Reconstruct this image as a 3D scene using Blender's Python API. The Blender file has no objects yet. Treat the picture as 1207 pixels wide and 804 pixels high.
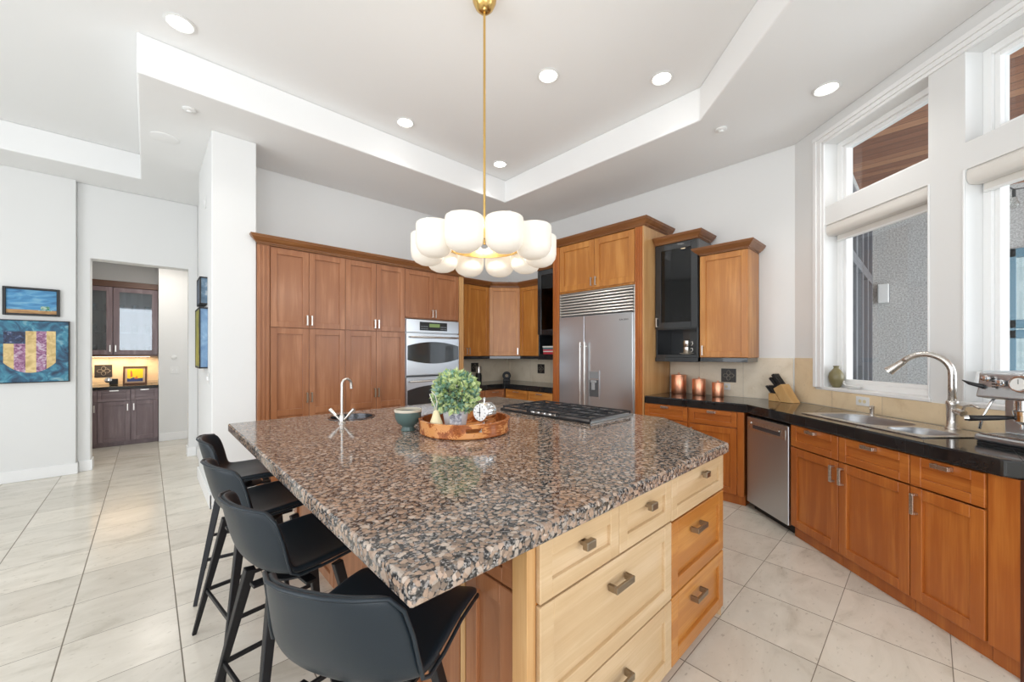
import bpy, bmesh, math, random
from mathutils import Vector, Matrix
PI = math.pi
random.seed(7)
S = bpy.context.scene
COL = S.collection

# ---------------------------------------------------------------- camera
cam_data = bpy.data.cameras.new('camera')
cam_data.sensor_width = 36.0
cam_data.lens = 459.5 / 1207 * 36
cam_data.shift_y = 14.0 / 1207
cam_data.clip_start = 0.05
cam = bpy.data.objects.new('camera', cam_data)
COL.objects.link(cam)
cam.location = (0, 0, 1.45)
cam.rotation_euler = (PI / 2, 0, -math.radians(43.067))
S.camera = cam

# ---------------------------------------------------------------- light
S.view_settings.view_transform = 'Standard'
S.view_settings.look = 'None'
S.view_settings.gamma = 1
S.view_settings.use_curve_mapping = False
S.view_settings.exposure = 0.26
world = bpy.data.worlds.new('world'); S.world = world
world.use_nodes = True
wn = world.node_tree.nodes['Background']
wn.inputs[0].default_value = (0.86, 0.92, 1.0, 1)
wn.inputs[1].default_value = 1.5

def area(name, loc, target, sx, sy, power, col=(1, 1, 1)):
    l = bpy.data.lights.new(name, 'AREA'); l.shape = 'RECTANGLE'; l.size = sx; l.size_y = sy
    l.energy = power; l.color = col
    o = bpy.data.objects.new(name, l); COL.objects.link(o); o.location = loc
    o.rotation_euler = (Vector(target) - Vector(loc)).to_track_quat('-Z', 'Y').to_euler()
    return o
# daylight through the great windows behind the camera and to its left
area('rear_window_daylight', (-1.3, -2.74, 1.75), (-1.3, 5, 1.6), 4.2, 2.7, 95, (0.93, 0.96, 1.0))
area('left_window_daylight', (-4.14, 1.8, 1.75), (5, 1.8, 1.6), 5.0, 2.7, 85, (0.93, 0.96, 1.0))
# daylight under the covered patio
area('patio_daylight', (5.7, -4.1, 1.9), (6.0, 0.5, 1.7), 3.6, 3.0, 150, (0.93, 0.96, 1.0))

# ---------------------------------------------------------------- helpers
def link(o, parent=None):
    COL.objects.link(o)
    if parent is not None: o.parent = parent
    return o

class MB:
    """collects shapes and links them as one mesh object"""
    def __init__(s): s.bm = bmesh.new()
    def box(s, x0, x1, y0, y1, z0, z1, M=None):
        vs = [s.bm.verts.new(v) for v in ((x0,y0,z0),(x1,y0,z0),(x1,y1,z0),(x0,y1,z0),(x0,y0,z1),(x1,y0,z1),(x1,y1,z1),(x0,y1,z1))]
        if M is not None:
            for v in vs: v.co = M @ v.co
        for f in ((0,3,2,1),(4,5,6,7),(0,1,5,4),(1,2,6,5),(2,3,7,6),(3,0,4,7)): s.bm.faces.new([vs[i] for i in f])
        return s
    def ring(s, pts): return [s.bm.verts.new(p) for p in pts]
    def bridge(s, a, b, closed=True):
        n = len(a)
        for i in range(n if closed else n - 1):
            j = (i + 1) % n
            try: s.bm.faces.new((a[i], a[j], b[j], b[i]))
            except ValueError: pass
    def cap(s, r, flip=False):
        try: s.bm.faces.new(list(reversed(r)) if flip else r)
        except ValueError: pass
    def lathe(s, prof, c=(0,0,0), seg=24, M=None, capb=True, capt=True):
        rings = []
        for r, z in prof:
            rings.append(s.ring([(c[0]+r*math.cos(2*PI*i/seg), c[1]+r*math.sin(2*PI*i/seg), c[2]+z) for i in range(seg)]))
        for a, b in zip(rings, rings[1:]): s.bridge(a, b)
        if capb: s.cap(rings[0], True)
        if capt: s.cap(rings[-1])
        if M is not None:
            for r in rings:
                for v in r: v.co = M @ v.co
        return s
    def tube(s, pts, rad, seg=10, caps=True):
        pts = [Vector(p) for p in pts]; n = len(pts)
        rad = rad if isinstance(rad, (list, tuple)) else [rad] * n
        rings = []; up = None
        for i, p in enumerate(pts):
            t = (pts[min(i+1, n-1)] - pts[max(i-1, 0)]).normalized()
            if up is None: up = Vector((0,0,1)) if abs(t.z) < .9 else Vector((1,0,0))
            a = t.cross(up).normalized(); b = a.cross(t).normalized(); up = b
            rings.append(s.ring([p + rad[i]*(a*math.cos(2*PI*k/seg)+b*math.sin(2*PI*k/seg)) for k in range(seg)]))
        for x, y in zip(rings, rings[1:]): s.bridge(x, y)
        if caps: s.cap(rings[0], True); s.cap(rings[-1])
        return s
    def prism(s, poly, z0, z1, top=True, bottom=True):
        a = s.ring([(x, y, z0) for x, y in poly]); b = s.ring([(x, y, z1) for x, y in poly])
        s.bridge(a, b)
        if bottom: s.cap(a, True)
        if top: s.cap(b)
        return s
    def plate(s, poly, y0, y1):          # polygon in x,z extruded along y
        a = s.ring([(x, y0, z) for x, z in poly]); b = s.ring([(x, y1, z) for x, z in poly])
        s.bridge(a, b); s.cap(a, True); s.cap(b)
        return s
    def bar(s, p0, p1, w0, w1=None, h0=None, h1=None):   # tapered square bar
        w1 = w0 if w1 is None else w1; h0 = h0 or w0; h1 = h1 or w1
        p0, p1 = Vector(p0), Vector(p1); t = (p1-p0).normalized()
        up = Vector((0,0,1)) if abs(t.z) < .9 else Vector((0,1,0))
        a = t.cross(up).normalized(); b = a.cross(t).normalized()
        A = s.ring([p0+a*x*w0/2+b*y*h0/2 for x, y in ((-1,-1),(1,-1),(1,1),(-1,1))])
        B = s.ring([p1+a*x*w1/2+b*y*h1/2 for x, y in ((-1,-1),(1,-1),(1,1),(-1,1))])
        s.bridge(A, B); s.cap(A, True); s.cap(B); return s
    def build(s, name, mat, parent=None, bevel=0, smooth=False, sub=0, seg=2, mats=None, auto=None):
        bmesh.ops.recalc_face_normals(s.bm, faces=s.bm.faces)
        me = bpy.data.meshes.new(name); s.bm.to_mesh(me); s.bm.free()
        o = bpy.data.objects.new(name, me); me.materials.append(mat)
        for m in (mats or []): me.materials.append(m)
        if bevel:
            b = o.modifiers.new('bevel', 'BEVEL'); b.width = bevel; b.segments = seg; b.limit_method = 'ANGLE'; b.angle_limit = math.radians(40)
        if sub:
            b = o.modifiers.new('subdivision', 'SUBSURF'); b.levels = sub; b.render_levels = sub
        if smooth:
            me.polygons.foreach_set('use_smooth', [True]*len(me.polygons))
            if auto: me.set_sharp_from_angle(angle=math.radians(auto))
        return link(o, parent)

def tag(o, label=None, cat=None, group=None, kind=None):
    if label: o['label'] = label
    if cat: o['category'] = cat
    if group: o['group'] = group
    if kind: o['kind'] = kind
    return o
def thing(name, label, cat, loc=(0,0,0), rz=0, group=None):
    o = bpy.data.objects.new(name, None); o.empty_display_size = .1
    COL.objects.link(o); o.location = loc; o.rotation_euler = (0, 0, rz)
    return tag(o, label, cat, group)
def struct(o): o['kind'] = 'structure'; return o
def copy_tree(o, parent=None):
    c = o.copy(); COL.objects.link(c)
    if parent is not None: c.parent = parent
    for ch in list(o.children): copy_tree(ch, c)
    return c

# ---------------------------------------------------------------- materials
def new_mat(name):
    m = bpy.data.materials.new(name); m.use_nodes = True
    return m, m.node_tree.nodes, m.node_tree.links, m.node_tree.nodes['Principled BSDF']
def plain(name, col, rough=.5, metal=0, coat=0, bump=0, bscale=200, emis=None, estr=0, spec=None):
    m, n, l, p = new_mat(name)
    p.inputs['Base Color'].default_value = (*col, 1); p.inputs['Roughness'].default_value = rough
    p.inputs['Metallic'].default_value = metal; p.inputs['Coat Weight'].default_value = coat
    if spec is not None: p.inputs['Specular IOR Level'].default_value = spec
    if emis: p.inputs['Emission Color'].default_value = (*emis, 1); p.inputs['Emission Strength'].default_value = estr
    tc = n.new('ShaderNodeTexCoord'); nz = n.new('ShaderNodeTexNoise'); nz.inputs['Scale'].default_value = bscale
    l.new(tc.outputs['Object'], nz.inputs['Vector'])
    if bump:
        b = n.new('ShaderNodeBump'); b.inputs['Strength'].default_value = bump; b.inputs['Distance'].default_value = .002
        l.new(nz.outputs['Fac'], b.inputs['Height']); l.new(b.outputs['Normal'], p.inputs['Normal'])
    else:
        mr = n.new('ShaderNodeMapRange'); mr.inputs['To Min'].default_value = max(rough-.03, 0); mr.inputs['To Max'].default_value = rough+.03
        l.new(nz.outputs['Fac'], mr.inputs['Value']); l.new(mr.outputs['Result'], p.inputs['Roughness'])
    return m
def ramp(n, stops):
    r = n.new('ShaderNodeValToRGB'); e = r.color_ramp.elements
    e[0].position = stops[0][0]; e[0].color = (*stops[0][1], 1); e[1].position = stops[-1][0]; e[1].color = (*stops[-1][1], 1)
    for pos, c in stops[1:-1]:
        x = e.new(pos); x.color = (*c, 1)
    return r
def wood(name, light, mid, dark, horizontal=False, rough=.33, var=.32, blotch=.25):
    m, n, l, p = new_mat(name)
    tc = n.new('ShaderNodeTexCoord'); oi = n.new('ShaderNodeObjectInfo')
    ad = n.new('ShaderNodeVectorMath'); ad.operation = 'ADD'
    sc = n.new('ShaderNodeVectorMath'); sc.operation = 'SCALE'; sc.inputs[0].default_value = (7, 5, 9)
    l.new(oi.outputs['Random'], sc.inputs['Scale']); l.new(tc.outputs['Object'], ad.inputs[0]); l.new(sc.outputs[0], ad.inputs[1])
    mp = n.new('ShaderNodeMapping'); mp.inputs['Scale'].default_value = (1.3, 14, 14) if horizontal else (14, 14, 1.3)
    l.new(ad.outputs[0], mp.inputs['Vector'])
    n1 = n.new('ShaderNodeTexNoise'); n1.inputs['Scale'].default_value = 1.1; n1.inputs['Detail'].default_value = 5; n1.inputs['Distortion'].default_value = .25
    l.new(mp.outputs[0], n1.inputs['Vector'])
    mp2 = n.new('ShaderNodeMapping'); mp2.inputs['Scale'].default_value = (4, 160, 160) if horizontal else (160, 160, 4)
    l.new(ad.outputs[0], mp2.inputs['Vector'])
    n2 = n.new('ShaderNodeTexNoise'); n2.inputs['Scale'].default_value = 1; n2.inputs['Detail'].default_value = 3
    l.new(mp2.outputs[0], n2.inputs['Vector'])
    n3 = n.new('ShaderNodeTexNoise'); n3.inputs['Scale'].default_value = 3.2; n3.inputs['Detail'].default_value = 2
    l.new(ad.outputs[0], n3.inputs['Vector'])
    mx = n.new('ShaderNodeMath'); mx.operation = 'MULTIPLY_ADD'; mx.inputs[1].default_value = .35
    l.new(n2.outputs['Fac'], mx.inputs[0]); l.new(n1.outputs['Fac'], mx.inputs[2])
    m2 = n.new('ShaderNodeMath'); m2.operation = 'MULTIPLY_ADD'; m2.inputs[1].default_value = blotch
    l.new(n3.outputs['Fac'], m2.inputs[0]); l.new(mx.outputs[0], m2.inputs[2])
    off = .5*.35 + .5*blotch
    dark = tuple(.55*a_+.45*b_ for a_, b_ in zip(dark, mid))
    r = ramp(n, [(.5-var+off, dark), (.5+off, mid), (min(.5+var+off, 1), light)])
    l.new(m2.outputs[0], r.inputs[0]); 
    sub = n.new('ShaderNodeMath'); sub.operation = 'SUBTRACT'; sub.inputs[1].default_value = 0
    l.new(r.outputs[0], p.inputs['Base Color'])
    p.inputs['Roughness'].default_value = rough; p.inputs['Coat Weight'].default_value = .12; p.inputs['Coat Roughness'].default_value = .25
    b = n.new('ShaderNodeBump'); b.inputs['Strength'].default_value = .08; b.inputs['Distance'].default_value = .002
    l.new(n2.outputs['Fac'], b.inputs['Height']); l.new(b.outputs['Normal'], p.inputs['Normal'])
    return m
def wood_pair(name, *a, **k): return wood(name, *a, **k), wood(name+'_across', *a, horizontal=True, **k)
HONEY = wood_pair('honey_cherry_wood', (.60,.27,.065), (.48,.185,.036), (.33,.11,.02))
SHEENED = wood_pair('sheened_cherry_wood', (.42,.185,.085), (.33,.13,.052), (.23,.08,.03))  # cherry colour dulled by the window sheen mixed into it
REDDISH = wood_pair('orange_cherry_wood', (.50,.165,.03), (.40,.112,.018), (.28,.068,.01))
PALE = wood_pair('pale_maple_wood', (.68,.5,.31), (.6,.42,.235), (.48,.29,.14), rough=.4)
LIGHTPANEL = wood_pair('light_oak_wood', (.62,.37,.16), (.55,.3,.115), (.42,.2,.07))
PLUM = wood_pair('greyed_plum_wood', (.24,.18,.19), (.17,.115,.12), (.10,.062,.064))
CROWN = wood('crown_wood', (.3,.13,.045), (.23,.09,.028), (.14,.05,.015), horizontal=True)
DARKWOOD = wood('dark_stained_wood', (.13,.055,.025), (.1,.04,.018), (.06,.022,.01), horizontal=True)
BLOCK = wood('beech_wood', (.66,.42,.19), (.58,.34,.13), (.46,.25,.09))
TRAYWOOD = wood('acacia_wood', (.68,.3,.1), (.42,.12,.03), (.06,.012,.004), horizontal=True, rough=.2, var=.14, blotch=.6)

WALL = plain('white_wall_paint', (.79,.79,.775), .75, bump=.03, bscale=350)
CEIL = plain('white_ceiling_paint', (.88,.88,.87), .85, bump=.03, bscale=300)
TRIM = plain('white_trim_paint', (.88,.88,.87), .4)
PLASTER_REAR = plain('rear_wall_paint', (.74,.74,.72), .8)
NICKEL = plain('brushed_nickel', (.66,.63,.59), .28, 1)
SLAT = plain('grille_steel', (.82,.8,.76), .38, 1)
BRONZE = plain('antique_pewter', (.34,.28,.21), .4, 1)
CHROME = plain('polished_chrome', (.8,.8,.8), .08, 1)
BRASS = plain('brushed_brass', (.72,.48,.17), .25, 1)
COPPER = plain('hammered_copper', (.88,.42,.26), .36, 1, bump=.3, bscale=90)
BLACKLACQ = plain('black_lacquer', (.018,.02,.023), .22, coat=.6)
BLACK = plain('matte_black', (.012,.012,.013), .5)
IRON = plain('cast_iron', (.03,.032,.036), .42, .3)
LEATHER = plain('black_leather', (.009,.016,.023), .38, bump=.2, bscale=420, coat=.0, spec=.4)
LEGMETAL = plain('black_powder_coat', (.014,.014,.016), .42, .4)
DARKGLASS = plain('dark_oven_glass', (.03,.035,.037), .06, spec=.7)
PLASTIC = plain('white_plastic', (.82,.82,.8), .35)
CREAM = plain('cream_ceramic', (.78,.68,.42), .35)
TEAL = plain('teal_glaze', (.085,.135,.125), .25, coat=.3, bump=.1, bscale=60)
RIMGLAZE = plain('pale_rim_glaze', (.62,.55,.44), .3)
OLIVE = plain('olive_glaze', (.2,.17,.08), .3, bump=.2, bscale=70)
STONEWHITE = plain('white_planter', (.82,.83,.84), .4)
LAMPGLASS = plain('opal_glass', (.62,.6,.56), .25, emis=(1,.86,.68), estr=.33)
GLOW = plain('downlight_glow', (1,1,1), .5, emis=(1,.97,.92), estr=7)
WARMGLOW = plain('warm_strip_glow', (1,.8,.6), .5, emis=(1,.72,.42), estr=5)
SHADEFAB = plain('roller_shade_fabric', (.75,.72,.67), .7)
GREYFRAME = plain('grey_window_frame', (.16,.165,.18), .45)
TEALFRAME = plain('teal_door_paint', (.13,.25,.33), .4)
def steel():
    m, n, l, p = new_mat('brushed_steel')
    p.inputs['Metallic'].default_value = 1; p.inputs['Base Color'].default_value = (.58,.61,.64,1)
    tc = n.new('ShaderNodeTexCoord'); mp = n.new('ShaderNodeMapping'); mp.inputs['Scale'].default_value = (1, 1, 5)
    nz = n.new('ShaderNodeTexNoise'); nz.inputs['Scale'].default_value = 1; nz.inputs['Detail'].default_value = 2
    l.new(tc.outputs['Object'], mp.inputs[0]); l.new(mp.outputs[0], nz.inputs['Vector'])
    mr = n.new('ShaderNodeMapRange'); mr.inputs['To Min'].default_value = .29; mr.inputs['To Max'].default_value = .31
    l.new(nz.outputs['Fac'], mr.inputs['Value']); l.new(mr.outputs[0], p.inputs['Roughness'])
    b = n.new('ShaderNodeBump'); b.inputs['Strength'].default_value = .0; b.inputs['Distance'].default_value = .0001
    l.new(nz.outputs['Fac'], b.inputs['Height'])
    return m
STEEL = steel()
def glass(name, tint=(1,1,1), refl=1.0, ior=1.45):
    m, n, l, p = new_mat(name); n.remove(p)
    t = n.new('ShaderNodeBsdfTransparent'); t.inputs[0].default_value = (*tint, 1)
    g = n.new('ShaderNodeBsdfGlossy'); g.inputs['Roughness'].default_value = .02
    lw = n.new('ShaderNodeLayerWeight'); lw.inputs['Blend'].default_value = .5
    pw = n.new('ShaderNodeMath'); pw.operation = 'POWER'; pw.inputs[1].default_value = 5; l.new(lw.outputs['Facing'], pw.inputs[0])
    f0 = ((ior-1)/(ior+1))**2
    f = n.new('ShaderNodeMath'); f.operation = 'MULTIPLY_ADD'; f.inputs[1].default_value = 1-f0; f.inputs[2].default_value = f0; l.new(pw.outputs[0], f.inputs[0])
    mu = n.new('ShaderNodeMath'); mu.operation = 'MULTIPLY'; mu.inputs[1].default_value = refl
    x = n.new('ShaderNodeMixShader'); l.new(f.outputs[0], mu.inputs[0]); l.new(mu.outputs[0], x.inputs[0])
    l.new(t.outputs[0], x.inputs[1]); l.new(g.outputs[0], x.inputs[2]); l.new(x.outputs[0], n['Material Output'].inputs[0])
    return m
GLASS = glass('window_glass', (.95,.97,.97))
SMOKED = glass('smoked_glass', (.45,.47,.5), 1.3)
CABGLASS = glass('cabinet_glass', (.75,.82,.86), 2.2, 1.6)

def granite():
    m, n, l, p = new_mat('baltic_brown_granite')
    tc = n.new('ShaderNodeTexCoord')
    nz0 = n.new('ShaderNodeTexNoise'); nz0.inputs['Scale'].default_value = 30; nz0.inputs['Detail'].default_value = 3
    l.new(tc.outputs['Object'], nz0.inputs['Vector'])
    mixv = n.new('ShaderNodeMixRGB'); mixv.blend_type = 'ADD'; mixv.inputs[0].default_value = .03
    l.new(tc.outputs['Object'], mixv.inputs[1]); l.new(nz0.outputs['Color'], mixv.inputs[2])
    v = n.new('ShaderNodeTexVoronoi'); v.inputs['Scale'].default_value = 56; v.inputs['Randomness'].default_value = 1
    l.new(mixv.outputs[0], v.inputs['Vector'])
    ve = n.new('ShaderNodeTexVoronoi'); ve.feature = 'DISTANCE_TO_EDGE'; ve.inputs['Scale'].default_value = 56
    l.new(mixv.outputs[0], ve.inputs['Vector'])
    sp = n.new('ShaderNodeSeparateColor'); l.new(v.outputs['Color'], sp.inputs[0])
    cr = ramp(n, [(0,(.16,.125,.10)),(.2,(.27,.19,.14)),(.42,(.36,.25,.18)),(.66,(.44,.315,.235)),(.84,(.37,.31,.26)),(1,(.56,.46,.38))])
    cr.color_ramp.interpolation = 'LINEAR'
    l.new(sp.outputs[0], cr.inputs[0])
    # dark grains between the round feldspars
    n1 = n.new('ShaderNodeTexNoise'); n1.inputs['Scale'].default_value = 120; n1.inputs['Detail'].default_value = 4
    l.new(tc.outputs['Object'], n1.inputs['Vector'])
    ad = n.new('ShaderNodeMath'); ad.operation = 'MULTIPLY_ADD'; ad.inputs[1].default_value = -.55
    inv = n.new('ShaderNodeMath'); inv.operation = 'MULTIPLY'; inv.inputs[1].default_value = -1; l.new(v.outputs['Distance'], inv.inputs[0])
    l.new(n1.outputs['Fac'], ad.inputs[0]); l.new(inv.outputs[0], ad.inputs[2])
    mr = n.new('ShaderNodeMapRange'); mr.inputs['From Min'].default_value = -.88; mr.inputs['From Max'].default_value = -.72
    l.new(ad.outputs[0], mr.inputs['Value'])
    v2 = n.new('ShaderNodeTexVoronoi'); v2.inputs['Scale'].default_value = 190; l.new(tc.outputs['Object'], v2.inputs['Vector'])
    sp2 = n.new('ShaderNodeSeparateColor'); l.new(v2.outputs['Color'], sp2.inputs[0])
    dk = ramp(n, [(0,(.012,.012,.013)),(.35,(.03,.028,.028)),(.6,(.09,.085,.08)),(1,(.36,.33,.31))]); l.new(sp2.outputs[0], dk.inputs[0])
    mx = n.new('ShaderNodeMixRGB'); l.new(mr.outputs[0], mx.inputs[0]); l.new(dk.outputs[0], mx.inputs[1]); l.new(cr.outputs[0], mx.inputs[2])
    mx2 = n.new('ShaderNodeMixRGB'); mx2.blend_type = 'OVERLAY'; mx2.inputs[0].default_value = .35
    l.new(mx.outputs[0], mx2.inputs[1]); l.new(n1.outputs['Fac'], mx2.inputs[2])
    l.new(mx2.outputs[0], p.inputs['Base Color'])
    p.inputs['Roughness'].default_value = .09; p.inputs['Specular IOR Level'].default_value = .6
    return m
GRANITE = granite()

def tiles(name, size, off, base, vein, grout, joint, rough, bump=.2, axes='XY', pattern=.5):
    """stone tiles on a grid (object coordinates), each tile with its own tone and veining"""
    m, n, l, p = new_mat(name)
    tc = n.new('ShaderNodeTexCoord'); sp = n.new('ShaderNodeSeparateXYZ'); l.new(tc.outputs['Object'], sp.inputs[0])
    fr = []; fl = []
    for k, ax in enumerate(axes):
        a = n.new('ShaderNodeMath'); a.operation = 'SUBTRACT'; a.inputs[1].default_value = off[k]; l.new(sp.outputs[ax], a.inputs[0])
        b = n.new('ShaderNodeMath'); b.operation = 'DIVIDE'; b.inputs[1].default_value = size[k]; l.new(a.outputs[0], b.inputs[0])
        f = n.new('ShaderNodeMath'); f.operation = 'FLOOR'; l.new(b.outputs[0], f.inputs[0]); fl.append(f)
        c = n.new('ShaderNodeMath'); c.operation = 'SUBTRACT'; l.new(b.outputs[0], c.inputs[0]); l.new(f.outputs[0], c.inputs[1])
        d = n.new('ShaderNodeMath'); d.operation = 'SUBTRACT'; d.inputs[1].default_value = .5; l.new(c.outputs[0], d.inputs[0])
        e = n.new('ShaderNodeMath'); e.operation = 'ABSOLUTE'; l.new(d.outputs[0], e.inputs[0])
        g = n.new('ShaderNodeMath'); g.operation = 'GREATER_THAN'; g.inputs[1].default_value = .5 - joint[k]/size[k]; l.new(e.outputs[0], g.inputs[0]); fr.append(g)
    gr = n.new('ShaderNodeMath'); gr.operation = 'MAXIMUM'; l.new(fr[0].outputs[0], gr.inputs[0]); l.new(fr[1].outputs[0], gr.inputs[1])
    cb = n.new('ShaderNodeCombineXYZ'); l.new(fl[0].outputs[0], cb.inputs[0]); l.new(fl[1].outputs[0], cb.inputs[1])
    wnz = n.new('ShaderNodeTexWhiteNoise'); l.new(cb.outputs[0], wnz.inputs['Vector'])
    sc = n.new('ShaderNodeVectorMath'); sc.operation = 'SCALE'; sc.inputs['Scale'].default_value = 9; l.new(wnz.outputs['Color'], sc.inputs[0])
    ad = n.new('ShaderNodeVectorMath'); ad.operation = 'ADD'; l.new(tc.outputs['Object'], ad.inputs[0]); l.new(sc.outputs[0], ad.inputs[1])
    mp = n.new('ShaderNodeMapping'); mp.inputs['Scale'].default_value = (1.8, 3.6, 3) if axes == 'XY' else (3, 3, 3); l.new(ad.outputs[0], mp.inputs[0])
    nz = n.new('ShaderNodeTexNoise'); nz.inputs['Scale'].default_value = 1.6; nz.inputs['Detail'].default_value = 9; nz.inputs['Roughness'].default_value = .62; nz.inputs['Distortion'].default_value = .8
    l.new(mp.outputs[0], nz.inputs['Vector'])
    r = ramp(n, [(.28, vein), (.44, tuple(.3*a+.7*b for a, b in zip(vein, base))), (.62, base)]); l.new(nz.outputs['Fac'], r.inputs[0])
    # small pits
    n2 = n.new('ShaderNodeTexNoise'); n2.inputs['Scale'].default_value = 16; n2.inputs['Detail'].default_value = 4; l.new(mp.outputs[0], n2.inputs['Vector'])
    pr = ramp(n, [(.27, (.5,.47,.42)), (.36, (1,1,1))]); l.new(n2.outputs['Fac'], pr.inputs[0])
    mm = n.new('ShaderNodeMixRGB'); mm.blend_type = 'MULTIPLY'; mm.inputs[0].default_value = pattern; l.new(r.outputs[0], mm.inputs[1]); l.new(pr.outputs[0], mm.inputs[2])
    tone = n.new('ShaderNodeMapRange'); tone.inputs['To Min'].default_value = .9; tone.inputs['To Max'].default_value = 1.06; l.new(wnz.outputs['Value'], tone.inputs['Value'])
    tm = n.new('ShaderNodeVectorMath'); tm.operation = 'SCALE'; l.new(mm.outputs[0], tm.inputs[0]); l.new(tone.outputs[0], tm.inputs['Scale'])
    mx = n.new('ShaderNodeMixRGB'); mx.inputs[2].default_value = (*grout, 1); l.new(gr.outputs[0], mx.inputs[0]); l.new(tm.outputs[0], mx.inputs[1])
    l.new(mx.outputs[0], p.inputs['Base Color'])
    rr = n.new('ShaderNodeMapRange'); rr.inputs['To Min'].default_value = rough; rr.inputs['To Max'].default_value = .7; l.new(gr.outputs[0], rr.inputs['Value']); l.new(rr.outputs[0], p.inputs['Roughness'])
    inv = n.new('ShaderNodeMath'); inv.operation = 'SUBTRACT'; inv.inputs[0].default_value = 1; l.new(gr.outputs[0], inv.inputs[1])
    b = n.new('ShaderNodeBump'); b.inputs['Strength'].default_value = bump; b.inputs['Distance'].default_value = .003; l.new(inv.outputs[0], b.inputs['Height']); l.new(b.outputs[0], p.inputs['Normal'])
    return m
FLOOR = tiles('travertine_floor', (.431,.4295), (.121,.355), (.76,.71,.615), (.56,.51,.42), (.2,.17,.13), (.0028,.0018), .2)
SPLASH = tiles('travertine_splash', (.46,.44), (.0,.97), (.86,.69,.46), (.72,.54,.33), (.4,.32,.22), (.0015,.0015), .4, axes='XZ', pattern=.3)
SPLASHB = tiles('travertine_splash_side', (.46,.44), (.916,.97), (.78,.68,.53), (.66,.55,.40), (.42,.36,.28), (.0015,.0015), .4, axes='YZ', pattern=.3)
BLACKTILE = tiles('black_granite_tile', (.305,.305), (.05,.02), (.02,.021,.022), (.008,.008,.009), (.004,.004,.004), (.0012,.0012), .07, bump=.05)
def stucco():
    m, n, l, p = new_mat('grey_stucco')
    tc = n.new('ShaderNodeTexCoord'); a = n.new('ShaderNodeTexNoise'); a.inputs['Scale'].default_value = 60; a.inputs['Detail'].default_value = 5
    l.new(tc.outputs['Object'], a.inputs[0]); r = ramp(n, [(.35,(.36,.36,.35)),(.65,(.62,.62,.61))]); l.new(a.outputs['Fac'], r.inputs[0]); l.new(r.outputs[0], p.inputs['Base Color'])
    p.inputs['Roughness'].default_value = .9
    b = n.new('ShaderNodeBump'); b.inputs['Strength'].default_value = .4; b.inputs['Distance'].default_value = .005; l.new(a.outputs['Fac'], b.inputs['Height']); l.new(b.outputs[0], p.inputs['Normal'])
    return m
STUCCO = stucco()
def planks():
    m, n, l, p = new_mat('cedar_planks')
    tc = n.new('ShaderNodeTexCoord'); sp = n.new('ShaderNodeSeparateXYZ'); l.new(tc.outputs['Object'], sp.inputs[0])
    d = n.new('ShaderNodeMath'); d.operation = 'DIVIDE'; d.inputs[1].default_value = .13; l.new(sp.outputs['X'], d.inputs[0])
    f = n.new('ShaderNodeMath'); f.operation = 'FLOOR'; l.new(d.outputs[0], f.inputs[0])
    fr = n.new('ShaderNodeMath'); fr.operation = 'FRACT'; l.new(d.outputs[0], fr.inputs[0])
    w = n.new('ShaderNodeTexWhiteNoise'); w.noise_dimensions = '1D'; l.new(f.outputs[0], w.inputs['W'])
    mp = n.new('ShaderNodeMapping'); mp.inputs['Scale'].default_value = (30, 1.5, 1); l.new(tc.outputs['Object'], mp.inputs[0])
    nz = n.new('ShaderNodeTexNoise'); nz.inputs['Scale'].default_value = 1.5; nz.inputs['Detail'].default_value = 5; l.new(mp.outputs[0], nz.inputs['Vector'])
    av = n.new('ShaderNodeMath'); av.operation = 'MULTIPLY_ADD'; av.inputs[1].default_value = .6; l.new(w.outputs['Value'], av.inputs[0])
    hv = n.new('ShaderNodeMath'); hv.operation = 'MULTIPLY'; hv.inputs[1].default_value = .6; l.new(nz.outputs['Fac'], hv.inputs[0]); l.new(hv.outputs[0], av.inputs[2])
    r = ramp(n, [(.15,(.13,.045,.02)),(.5,(.27,.105,.05)),(.85,(.42,.2,.1))]); l.new(av.outputs[0], r.inputs[0])
    g = n.new('ShaderNodeMath'); g.operation = 'LESS_THAN'; g.inputs[1].default_value = .06; l.new(fr.outputs[0], g.inputs[0])
    mx = n.new('ShaderNodeMixRGB'); mx.inputs[2].default_value = (.05,.02,.012,1); l.new(g.outputs[0], mx.inputs[0]); l.new(r.outputs[0], mx.inputs[1])
    l.new(mx.outputs[0], p.inputs['Base Color']); p.inputs['Roughness'].default_value = .5
    return m
PLANKS = planks()
def blotched(name, stops, scale=12, rough=.5, detail=6, stretch=(1,1,1)):
    m, n, l, p = new_mat(name)
    tc = n.new('ShaderNodeTexCoord'); mp = n.new('ShaderNodeMapping'); mp.inputs['Scale'].default_value = stretch; l.new(tc.outputs['Object'], mp.inputs[0])
    nz = n.new('ShaderNodeTexNoise'); nz.inputs['Scale'].default_value = scale; nz.inputs['Detail'].default_value = detail; nz.inputs['Distortion'].default_value = 1.2
    l.new(mp.outputs[0], nz.inputs['Vector']); r = ramp(n, stops); l.new(nz.outputs['Fac'], r.inputs[0]); l.new(r.outputs[0], p.inputs['Base Color'])
    p.inputs['Roughness'].default_value = rough
    return m
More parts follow.
